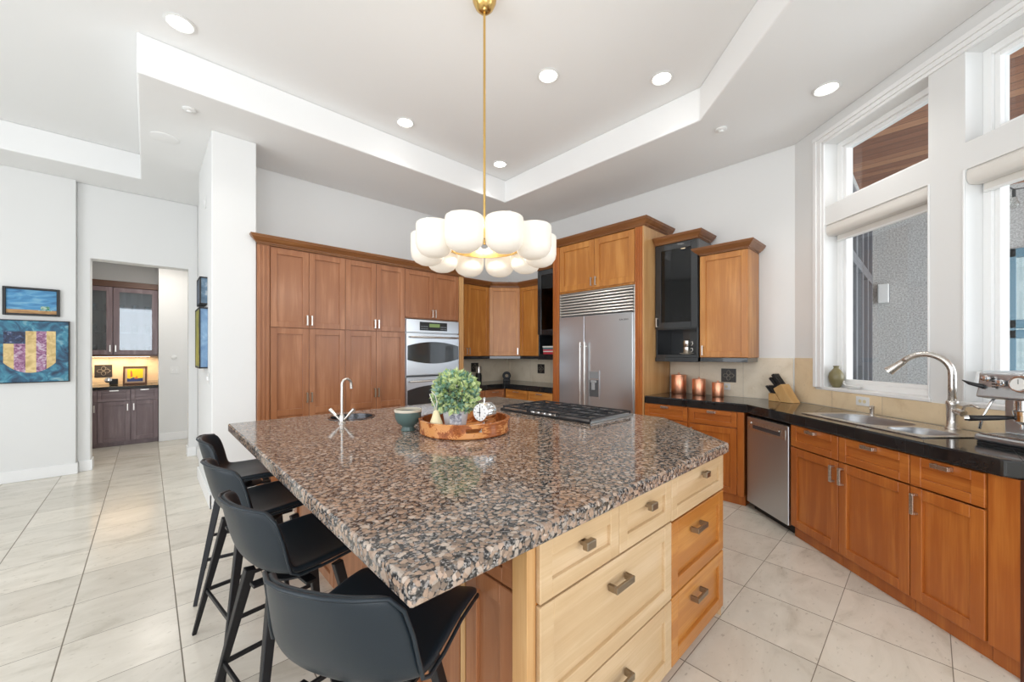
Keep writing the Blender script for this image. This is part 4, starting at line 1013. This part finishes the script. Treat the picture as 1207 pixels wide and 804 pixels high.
ST = [(.448,1.055,30,'black leather bar stool nearest the camera, turned at the island corner'),
      (.43,1.74,9,'black leather bar stool second from the camera, facing the island'),
      (.43,2.38,8,'black leather bar stool third from the camera, facing the island'),
      (.46,3.06,-10,'black leather bar stool furthest from the camera, beside the white pillar')]
for k, (x, y, a, lab) in enumerate(ST):
    o = st if k == 0 else copy_tree(st)
    o.location = (x, y, 0); o.rotation_euler = (0,0,math.radians(a)); tag(o, lab, 'bar stool', 'black leather bar stools along the island')

# ================================================================ RIGHT COUNTER THINGS
def canister(x, y, r, h, lab):
    t = thing('copper_canister', lab, 'canister', (x,y,.971), 0, 'copper canisters on the counter')
    MB().lathe([(r*.97,0),(r,.004),(r,h*.9),(r*.98,h*.91)], seg=32).build('body', COPPER, t, smooth=True, auto=40)
    MB().lathe([(r*1.03,h*.905),(r*1.03,h*.93),(r*.9,h*.945),(r*.2,h*.95)], seg=32, capb=True).tube([(-.018,0,h*.945),(-.015,0,h*1.03),(.015,0,h*1.03),(.018,0,h*.945)], .004).build('lid', COPPER, t, smooth=True, auto=40)
canister(4.60,2.025,.083,.235,'tallest copper canister, beside the refrigerator side panel')
canister(4.585,1.79,.07,.195,'middle sized copper canister between the other two')
canister(4.58,1.585,.058,.165,'smallest copper canister, below the dark relief tile')
# knife block
kb = thing('knife_block', 'beech knife block in the corner of the counter', 'knife block', (4.565,.985,.971), math.radians(-132.4+18))
# local x along the wall, block leans so that handles point to -x (left)
m = MB()
m.plate([(.02,0),(.135,0),(.025,.175),(-.055,.125)], -.055, .055)
m.build('leaning_block', BLOCK[0] if isinstance(BLOCK, tuple) else BLOCK, kb, bevel=.003)
MB().plate([(-.105,0),(.018,0),(-.035,.075),(-.105,.075)], -.055, .055).build('steak_block', BLOCK, kb, bevel=.003)
dv = Vector((-.62,0,.78)).normalized()
kn = 0
for (bx, bz, n, L, r) in ((-.035,.137,3,.115,.009),(.003,.16,3,.13,.0105),(-.09,.076,4,.085,.007),(-.06,.076,4,.09,.007)):
    for j in range(n):
        y = -.042+.084*(j+.5)/n; b_ = Vector((bx, y, bz))
        lab = ('knife handle standing in the knife block')
        row = 'upper' if n == 3 else 'lower'
        kt = thing('kitchen_knife' if n == 3 else 'steak_knife', 'black handled %s knife in the %s rows of the beech knife block' % ('large' if n == 3 else 'small steak', row), 'knife', (0,0,0), 0, '%s knives in the beech block' % ('large' if n == 3 else 'steak'))
        kt.location = kb.location + Matrix.Rotation(kb.rotation_euler.z, 3, 'Z') @ b_; kt.rotation_euler = kb.rotation_euler
        k_ = MB().bar(dv*.001, dv*L, r*1.5, r*2, r*2.2, r*2.8).build('handle', BLACK, kt, bevel=.002)
        MB().bar(dv*(L+.0005), dv*(L+.004), r*2, r*1.9, r*2.8, r*2.7).build('end_cap', NICKEL, kt, bevel=.001)
# sink
sk = thing('kitchen_sink', 'stainless drop-in double bowl sink under the window', 'sink', tuple(wl(0,0,0)), WRZ)
z = .9715
m = MB()
def rrect(x0, x1, y0, y1, r, z, n=5):
    pts = []
    for cx_, cy_, a0 in ((x1-r,y1-r,0),(x0+r,y1-r,PI/2),(x0+r,y0+r,PI),(x1-r,y0+r,1.5*PI)):
        for k in range(n+1):
            a = a0+PI/2*k/n; pts.append((cx_+r*math.cos(a), cy_+r*math.sin(a), z))
    return pts
Y0s, Y1s = -SO1, -SO0
ob = [(SK0,SK0+.01),(SK1,SK1-.01)]
def bowl(x0, x1, y0, y1, r, depth):
    A = m.ring(rrect(x0,x1,y0,y1,r,z+.003)); B = m.ring(rrect(x0+.012,x1-.012,y0+.012,y1-.012,r*.9,z-.02)); C_ = m.ring(rrect(x0+.02,x1-.02,y0+.02,y1-.02,r*.8,z-depth+.03)); D_ = m.ring(rrect(x0+.05,x1-.05,y0+.05,y1-.05,r*.6,z-depth))
    m.bridge(A,B); m.bridge(B,C_); m.bridge(C_,D_); m.cap(D_)
    return A
b1 = (SK0+.05,SK0+.56,-.49,-.15,.11); b2 = (SK0+.60,SK1-.04,-.49,-.24,.07)
bowl(*b1, .19); bowl(*b2, .15)
m.build('bowls', plain('satin_sink_steel', (.42,.43,.45), .34, 1), sk, smooth=True, auto=50)
rim = MB(); rim.box(SK0,SK1,Y0s,Y1s,z,z+.0045); rimo = rim.build('rim', NICKEL, sk)
for bb in (b1, b2):
    cc = MB(); a = cc.ring(rrect(*bb, .9)); b_ = cc.ring(rrect(*bb, 1.1)); cc.bridge(a, b_); cc.cap(a, True); cc.cap(b_)
    cu = cc.build('cutter', BLACK); cu.matrix_world = WL; cut(rimo, cu)
for bx, by in ((SK0+.3,-.32),(SK0+.72,-.36)):
    MB().lathe([(.04,z-.188 if bx < SK0+.5 else z-.148),(.04,z-.185 if bx < SK0+.5 else z-.145)], c=(bx,by,0), seg=24).build('drain', CHROME, sk)
fa = thing('kitchen_faucet', 'brushed steel pull-down arched faucet with a side lever behind the sink', 'faucet', tuple(wl(1.474,.11,.977)), 0)
dirn = Vector((-.70,.714,0))          # towards the bowl, left in the picture
dirn = (WL.to_3x3() @ Vector((-1,-.45,0))).normalized()
MB().lathe([(.036,0),(.036,.006),(.028,.015),(.026,.06),(.027,.14),(.03,.15),(.03,.172),(.022,.18)], seg=28).build('body', NICKEL, fa, smooth=True, auto=50)
pts = [Vector((0,0,.17)), Vector((0,0,.26)), Vector((0,0,.33))]
R1 = .127
for k in range(1, 13):
    a = PI*k/12*.80; pts.append(Vector((0,0,.34)) + dirn*(R1-R1*math.cos(a)) + Vector((0,0,R1*.98*math.sin(a))))
MB().tube(pts, [.0195]*3+[.0185]*12, 16).build('spout', NICKEL, fa, smooth=True)
e = pts[-1]; tdir = (pts[-1]-pts[-2]).normalized(); tdir = (tdir + Vector((dirn.x*.15, dirn.y*.15, 0))).normalized()
MB().tube([e-tdir*.002, e+tdir*.03, e+tdir*.075, e+tdir*.10], [.0205,.022,.027,.032], 18).build('spray_head', NICKEL, fa, smooth=True, auto=40)
rgt = (WL.to_3x3() @ Vector((1,-.15,0))).normalized()
MB().tube([Vector((0,0,.115)), rgt*.05+Vector((0,0,.112)), rgt*.07+Vector((0,0,.105))], [.02,.017,.02], 14).tube([rgt*.06+Vector((0,0,.105)), rgt*.075+Vector((0,0,.15)), rgt*.12+Vector((0,0,.165)), rgt*.16+Vector((0,0,.15))], [.009,.007,.006,.006], 10).build('lever_handle', NICKEL, fa, smooth=True, auto=50)
t = thing('soap_pump', 'small brushed steel soap pump at the back edge of the sink', 'soap dispenser', tuple(wl(.93,.10,.977)), 0)
MB().lathe([(.018,0),(.018,.004),(.013,.008),(.013,.05),(.016,.055),(.016,.068),(.006,.072)], seg=18).tube([Vector((0,0,.062)), -0.05*rgt.cross(Vector((0,0,1)))*0+Vector((.0,0,.062))+(WL.to_3x3() @ Vector((.6,-.8,0)))*.05, Vector((0,0,.05))+(WL.to_3x3() @ Vector((.6,-.8,0)))*.058], .006).build('pump', NICKEL, t, smooth=True, auto=50)
# vase and bottle on the sill
t = thing('bud_vase', 'small olive brown pottery vase on the window sill', 'vase', tuple(wl(.425,-.055,1.144)), 0)
MB().lathe([(.028,0),(.034,.01),(.052,.055),(.057,.09),(.05,.125),(.03,.155),(.019,.168),(.019,.18),(.025,.19),(.02,.191),(.014,.17)], seg=30).build('vase', OLIVE, t, smooth=True, auto=60)
t = thing('shell_dish', 'low white porcelain dish on the window sill beside the vase', 'dish', tuple(wl(.60,-.05,1.144)), WRZ)
MB().lathe([(.02,0),(.03,.004),(.052,.028),(.05,.029),(.028,.009)], seg=24, M=Matrix.Diagonal((1.5,.8,1,1))).tube([(-.075,0,.027),(-.095,0,.045),(-.085,0,.06)], .006).build('dish', PLASTIC, t, smooth=True, auto=60)

# espresso machine
es = thing('espresso_machine', 'stainless espresso machine with a portafilter and dial panel on the counter under the right window', 'espresso machine', tuple(wl(1.80,.355,.971)), WRZ+math.radians(2))
w = .36
MB().box(.0,w,-.02,.30,.012,.05).build('drip_base', STEEL, es, bevel=.012)
m = MB()
for k in range(9): m.box(.03+k*.034,.045+k*.034,-.012,.12,.051,.055)
m.box(.02,w-.02,-.014,-.01,.05,.056); m.build('drip_grate', NICKEL, es)
MB().box(.01,w-.01,-.012,.28,0,.011).build('rubber_feet', BLACK, es)
MB().box(.02,w,.13,.31,.051,.30).build('back_housing', STEEL, es, bevel=.008)
m = MB(); m.bm.free(); m = MB()
prof_e = [(-.012,.245),(.005,.30),(.01,.375),(.04,.385),(.31,.385),(.31,.265),(.05,.235)]
a = m.ring([(0,y,z_) for y, z_ in prof_e]); b_ = m.ring([(w,y,z_) for y, z_ in prof_e]); m.bridge(a,b_); m.cap(a,True); m.cap(b_)
head = m.build('head', STEEL, es, bevel=.01, seg=3)
ang = Matrix.Translation((0,-.004,.30)) @ Matrix.Rotation(math.radians(-14), 4, 'X')
def dial(x, z_, r, h=.02, mat=CHROME):
    M = Matrix.Translation((x,-.0035,z_)) @ Matrix.Rotation(PI/2, 4, 'X'); return MB().lathe([(r*1.25,0),(r*1.2,.006),(r,.007),(r*.95,h),(r*.5,h+.001)], seg=26, M=M).build('control_dial', mat, head, smooth=True, auto=40)
dial(.045,.345,.013); dial(.105,.325,.014)
q = dial(.175,.325,.034,.006); MB().lathe([(.030,.008),(.030,.0085)], seg=26, M=Matrix.Translation((.175,-.0035,.325)) @ Matrix.Rotation(PI/2,4,'X')).build('gauge_face', PLASTIC, q)
MB().box(.174,.176,-.0135,-.0125,.325,.348).build('needle', BLACK, q)
dial(.25,.325,.014); dial(.31,.335,.016)
m = MB()
for k in range(4): m.box(.07,.08,-.009,-.001,.30+k*.014,.306+k*.014)
m.build('indicator_lights', BLACK, head)
g = MB(); g.lathe([(.036,.18),(.036,.245)], c=(.15,.06,0), seg=28).lathe([(.04,.165),(.042,.185),(.036,.19)], c=(.15,.06,0), seg=28).build('group_head', CHROME, es, smooth=True, auto=40)
m = MB(); m.lathe([(.02,.12),(.037,.135),(.038,.164)], c=(.15,.06,0), seg=28).lathe([(.006,.095),(.008,.12)], c=(.138,.06,0), seg=12).lathe([(.006,.095),(.008,.12)], c=(.162,.06,0), seg=12)
pf = m.build('portafilter', CHROME, es, smooth=True, auto=40)
MB().tube([(.12,.04,.150),(.09,.0,.145),(.045,-.045,.137),(.02,-.07,.133)], [.008,.013,.014,.016], 14).build('portafilter_handle', BLACK, pf, smooth=True)
MB().tube([(.0205,-.0695,.133),(.008,-.082,.131)], [.0165,.012], 14).build('end_cap', CHROME, pf, smooth=True, auto=40)
MB().tube([(.045,.06,.26),(.04,.03,.22),(.025,.0,.14),(.02,-.01,.075)], .006).build('steam_wand', CHROME, es, smooth=True)
MB().tube([(.285,.06,.24),(.285,.05,.19),(.28,.05,.165)], [.018,.016,.014]).build('grinder_outlet', BLACK, es, smooth=True)
MB().tube([(.03,.0,.30),(-.02,-.015,.315),(-.05,-.02,.33)], [.011,.009,.002], 10).build('steam_lever', BLACK, es, smooth=True)
hp = MB().lathe([(.045,.386),(.05,.395),(.085,.44),(.088,.462)], c=(.19,.17,0), seg=30).build('bean_hopper', SMOKED, es, smooth=True, auto=50)
MB().lathe([(.095,.4625),(.095,.474),(.08,.478)], c=(.19,.17,0), seg=30).build('hopper_lid', BLACK, hp, smooth=True, auto=50)
MB().lathe([(.04,.388),(.076,.43),(.07,.436)], c=(.19,.17,0), seg=20).build('coffee_beans', blotched('coffee_beans', [(.4,(.02,.01,.005)),(.6,(.1,.05,.02))], 90), hp)
# far corner counter things
t = thing('coffee_grinder', 'slim dark electric grinder standing on the far corner counter beside the ovens', 'grinder', (3.93,5.0,.971))
MB().lathe([(.05,0),(.052,.12),(.045,.13),(.045,.15)], seg=24).build('base', BLACK, t, smooth=True, auto=40)
MB().lathe([(.044,.151),(.047,.25),(.04,.262),(.01,.265)], seg=24).build('lid', NICKEL, t, smooth=True, auto=40)
t = thing('ring_sculpture', 'small black ring shaped sculpture in the far corner of the counter', 'sculpture', (4.42,4.86,.971), math.radians(-43))
MB().box(-.06,.06,-.04,.04,0,.04).build('plinth', BLACK, t, bevel=.006)
MB().tube([(.05*math.cos(a),0,.095+.05*math.sin(a)) for a in [k/20*2*PI-PI/2 for k in range(21)]], .022, 12).build('ring', IRON, t, smooth=True)

# ================================================================ PAINTINGS, SWITCHES
def frame_on_far(x0, x1, z0, z1, lab, fmat, fw, depth=.035):
    t = thing('framed_painting', lab, 'painting', (0,6.998,0))
    m = MB(); m.box(x0,x0+fw,-depth,0,z0,z1); m.box(x1-fw,x1,-depth,0,z0,z1); m.box(x0+fw,x1-fw,-depth,0,z0,z0+fw); m.box(x0+fw,x1-fw,-depth,0,z1-fw,z1)
    m.build('frame', fmat, t, bevel=.003); return t
t = frame_on_far(-1.17,-.754,1.873,2.19,'small framed painting of a green cup under a blue sky, above the shield painting', BLACK, .024)
MB().box(-1.146,-.778,-.018,-.002,1.94,2.166).build('blue_sky', blotched('sky_paint', [(.3,(.03,.14,.32)),(.5,(.07,.28,.52)),(.7,(.2,.45,.62))], 5, stretch=(1,1,4)), t)
MB().box(-1.146,-.778,-.018,-.002,1.897,1.94).build('tan_table', blotched('tan_paint', [(.3,(.3,.14,.05)),(.7,(.6,.36,.14))], 8, stretch=(1,1,5)), t)
MB().plate([(-.90,1.965),(-.895,1.945),(-.835,1.945),(-.83,1.965),(-.835,1.985),(-.895,1.985)], -.0195,-.0182).plate([(-.915,1.94),(-.915,1.934),(-.815,1.934),(-.815,1.94)], -.0195,-.0182).build('painted_cup', blotched('green_cup_paint', [(.4,(.02,.2,.1)),(.6,(.5,.62,.5))], 30), t)
t = thing('shield_painting', 'large blue painting of a shield with cream and purple stripes, lower of the two', 'painting', (0,6.998,0))
PT = blotched('blue_abstract_paint', [(.3,(.01,.035,.08)),(.45,(.02,.11,.2)),(.58,(.05,.25,.36)),(.72,(.3,.48,.52))], 9)
MB().box(-1.40,-.686,-.035,0,1.12,1.812).build('canvas', PT, t, bevel=.003)
m = MB(); m.box(-1.41,-1.40,-.04,0,1.11,1.822); m.box(-.686,-.676,-.04,0,1.11,1.822); m.box(-1.40,-.686,-.04,0,1.812,1.822); m.box(-1.40,-.686,-.04,0,1.11,1.12); m.build('frame', BLACK, t)
CR_ = blotched('cream_stripe', [(.35,(.55,.38,.14)),(.65,(.78,.6,.28))], 14); PU = blotched('purple_stripe', [(.35,(.14,.04,.12)),(.5,(.35,.15,.28)),(.65,(.6,.5,.58))], 26); NV = blotched('navy_canton', [(.4,(.008,.012,.04)),(.62,(.03,.06,.15)),(.75,(.3,.34,.45))], 30)
def zb(x): c_ = (x+.972)/.19; return 1.225+.115*abs(c_)**2.2
def stripe(name, x0, x1, zt, mat):
    n = 5; pts = [(x0+(x1-x0)*k/n, zb(x0+(x1-x0)*k/n)) for k in range(n+1)]
    MB().plate(pts+[(x1,zt),(x0,zt)], -.037,-.0355).build(name, mat, t)
stripe('cream_stripe',-1.162,-1.089,1.552,CR_); stripe('purple_stripe',-1.089,-1.007,1.552,PU); stripe('cream_stripe',-1.007,-.929,1.696,CR_); stripe('purple_stripe',-.929,-.853,1.698,PU); stripe('cream_stripe',-.853,-.783,1.70,CR_)
MB().box(-1.162,-1.0075,-.037,-.0355,1.5525,1.69).build('navy_canton', NV, t)
# box canvases on the pillar
for (y0, y1, z0, z1, d_, lab, ma, mb_) in ((4.87,5.30,1.30,1.895,.062,'tall box canvas painted yellow green with a blue edge, on the side of the pillar',
        blotched('yellow_green_paint', [(.35,(.08,.1,.02)),(.5,(.3,.28,.03)),(.7,(.5,.42,.06))], 5, stretch=(1,3,1)), blotched('pale_blue_paint', [(.3,(.1,.2,.36)),(.6,(.22,.36,.52)),(.75,(.4,.5,.6))], 8)),
        (4.90,5.22,1.935,2.20,.055,'small dark blue box canvas above the tall one on the side of the pillar',
        blotched('dark_blue_paint', [(.35,(.02,.03,.05)),(.6,(.1,.13,.18))], 9), blotched('slate_blue_paint', [(.3,(.04,.08,.13)),(.55,(.12,.2,.28)),(.7,(.5,.54,.56))], 7))):
    t = thing('box_canvas', lab, 'painting', (.434,0,0))
    MB().box(-d_+.002,0,y0+.002,y1-.002,z0+.01,z1-.01).build('canvas', mb_, t)
    MB().box(-d_-.002,-d_+.0015,y0+.008,y1-.008,z0+.015,z1-.015).build('painted_face', ma, t)
    m = MB()
    for yy in (y0-.003, y1-.008):
        m.box(-d_-.005,-d_+.006,yy,yy+.011,z0,z1)
    m.box(-d_-.005,0,y0-.003,y1+.003,z0-.004,z0+.009); m.box(-d_-.005,0,y0-.003,y1+.003,z1-.009,z1+.004)
    m.build('frame', BLACK, t)
def plate_sw(lab, M, n=1, outlet=False):
    t = thing('outlet_plate' if outlet else 'switch_plate', lab, 'outlet' if outlet else 'light switch'); t.matrix_local = M
    w_ = .035+.045*(n-1)/1.0*.5*2*.5; w_ = .036+.023*(n-1)
    MB().box(-w_,w_,-.006,-.0005,-.058,.058).build('plate', PLASTIC, t, bevel=.002)
    for k in range(n):
        x = (k-(n-1)/2)*.046
        if outlet:
            for z_ in (-.02,.02): MB().lathe([(.014,0),(.014,.002)], seg=16, M=Matrix.Translation((x,-.0065,z_)) @ Matrix.Rotation(PI/2,4,'X')).build('socket', CREAM, t)
        else: MB().box(x-.008,x+.008,-.012,-.0065,-.02,.02).build('rocker', TRIM, t, bevel=.002)
plate_sw('white double switch plate on the side of the pillar below the box canvases', Matrix.Translation((.434,4.80,1.20)) @ Matrix.Rotation(RZ_R,4,'Z'), 2)
plate_sw('white double switch plate on the pantry wall through the doorway', Matrix.Translation((.33,8.599,1.165)), 2)
t = thing('thermostat', 'round white dial above the switches on the pantry wall', 'thermostat', (.32,8.599,1.38))
MB().lathe([(.035,.001),(.034,.012),(.03,.014)], seg=24, M=Matrix.Rotation(PI/2,4,'X')).build('dial', PLASTIC, t, smooth=True, auto=40)
plate_sw('tiny white sensor plate high on the side of the pillar', Matrix.Translation((.434,5.05,2.99)) @ Matrix.Rotation(RZ_R,4,'Z'), 1)
plate_sw('beige outlet in the backsplash under the window beside the soap pump', WL @ Matrix.Translation((.76,-.0125,1.06)) @ Matrix.Rotation(PI/2,4,'Y'), 1, True)
plate_sw('beige outlet in the backsplash between the canisters and the knife block', Matrix.Translation((4.716,1.56,1.075)) @ Matrix.Rotation(RZ_R,4,'Z') @ Matrix.Rotation(PI/2,4,'Y'), 1, True)

# ================================================================ BUTLER'S PANTRY BEYOND THE DOORWAY
t = thing('pantry_base_cabinet', 'greyed plum wood base cabinet through the doorway', 'cabinet', (-.99,8.62,0))
W_ = 1.118; carcass(t, W_, 0, .885, .57, PLUM[0], toe=.06, toed=.03)
for x0, x1, hx in ((.05,.432,.40),(.432,.792,.76),(.796,1.116,.83)):
    dd = shaker(t, 'drawer', x0, x1, .70, .88, PLUM, fw=.045); pull(dd, (x0+x1)/2, .865, 'h', L=.1)
    dd = shaker(t, 'door', x0, x1, .075, .695, PLUM); pull(dd, hx, .60)
m = MB(); m.box(-.998,.130,8.585,9.198,.887,.93)
tag(m.build('countertop', BLACKTILE, bevel=.004), 'black countertop of the small pantry through the doorway', 'countertop')
m = MB(); m.box(-.998,.13,9.186,9.199,.931,1.395)
tag(m.build('backsplash', SPLASH), 'travertine backsplash of the small pantry through the doorway', 'backsplash')
t = thing('pantry_wall_cabinet', 'greyed plum wall cabinet with glass doors through the doorway', 'cabinet', (-.99,8.89,0))
m = MB(); T = .018; w = W_; z0, z1, d = 1.42, 2.50, .305
m.box(0,T,0,d,z0,z1); m.box(w-T,w,0,d,z0,z1); m.box(T,w-T,d-T,d,z0,z1); m.box(T,w-T,0,d-T,z0,z0+T); m.box(T,w-T,0,d-T,z1-T,z1); m.build('cabinet_box', PLUM[0], t, bevel=.001, seg=1)
for z in (1.77, 2.12): MB().box(T,w-T,.03,d-T,z,z+.01).build('shelf', CABGLASS, t)
for x0, x1, hx in ((.02,.585,.555),(.588,1.115,.618)):
    dd = shaker(t, 'door', x0, x1, z0+.002, z1-.002, PLUM, fw=.07, glassmat=CABGLASS); pull(dd, hx, 1.52)
MB().box(.002,w-.002,-.01,d,z0-.03,z0-.001).build('light_rail', DARKWOOD, t)
MB().box(.0,w,-.03,d,z1+.001,z1+.10).build('crown_molding', DARKWOOD, t, bevel=.004)
MB().box(.1,w-.1,.1,.13,z0-.036,z0-.031).build('strip_light', WARMGLOW, t)
area('under_cabinet_light', (-.43,9.02,1.37), (-.43,9.05,.9), .9, .06, 5, (1,.75,.5)).parent = None
l = bpy.data.lights.new('pantry_fill', 'AREA'); l.size = .5; l.energy = 9; l.color = (1,.93,.85)  # unseen area lamp added under the ceiling to brighten the pantry
o = bpy.data.objects.new('pantry_fill', l); COL.objects.link(o); o.location = (.1,7.95,2.93)
downlight(.1,7.95,2.95,'unseen recessed downlight added to light the pantry through the doorway', 5)  # fitting out of view, added for its light in the pantry
rnd = random.Random(3)
n_ = 0
for zs, hh in ((1.439,.13),(1.781,.12),(2.131,.10)):
    for k in range(7):
        x = -.93+k*.155
        side = 'left' if x < -.4 else 'right'
        t = thing('drinking_glass', 'clear glass on the %s shelf behind the glass cabinet doors' % {1.439:'bottom',1.781:'middle',2.131:'top'}[zs], 'glass', (x,9.02,zs), 0, 'glasses on the %s shelf of the pantry cabinet' % {1.439:'bottom',1.781:'middle',2.131:'top'}[zs])
        MB().lathe([(.03,.001),(.036,.01),(.04,hh),(.038,hh),(.033,.012)], seg=16).build('tumbler', CABGLASS, t, smooth=True, auto=60)
t = thing('framed_picture', 'small framed yellow and blue picture leaning on the pantry counter', 'picture', (-.153,8.99,.932), 0)
t.rotation_euler = (math.radians(-12),0,math.radians(-4))
m = MB(); m.box(-.145,-.12,-.01,.01,0,.30); m.box(.12,.145,-.01,.01,0,.30); m.box(-.12,.12,-.01,.01,0,.025); m.box(-.12,.12,-.01,.01,.275,.30); m.build('frame', DARKWOOD, t, bevel=.003)
MB().box(-.12,.12,-.002,.008,.025,.275).build('mat_board', plain('picture_mat', (.6,.45,.3), .6), t)
MB().box(-.095,.095,-.005,-.0025,.045,.255).build('yellow_field', plain('yellow_paint', (.85,.65,.02), .6), t)
MB().plate([(-.095,.045),(.095,.045),(.095,.10),(.03,.095),(-.02,.115),(-.06,.09),(-.095,.10)], -.0065,-.0052).build('blue_ground', plain('blue_paint', (.03,.06,.2), .6), t)
MB().plate([(-.055,.12),(-.03,.13),(-.035,.2),(-.05,.24),(-.06,.2)], -.0065,-.0052).plate([(-.01,.09),(.035,.09),(.02,.14)], -.0082,-.0067).build('painted_figure', plain('orange_paint', (.7,.2,.05), .6), t)
t = thing('camera_gadget', 'small black round device beside the framed picture on the pantry counter', 'gadget', (-.40,9.0,.932))
MB().box(-.05,.05,-.03,.03,0,.10).build('body', BLACK, t, bevel=.01)
MB().lathe([(.04,0),(.042,.03),(.03,.035)], c=(0,0,0), seg=22, M=Matrix.Translation((-.06,-.02,.08)) @ Matrix.Rotation(PI/2,4,'X')).build('lens', CHROME, t, smooth=True, auto=40)
relief('dark square relief tile on the pantry backsplash through the doorway', Matrix.Translation((-.525,9.185,1.155)), .2)
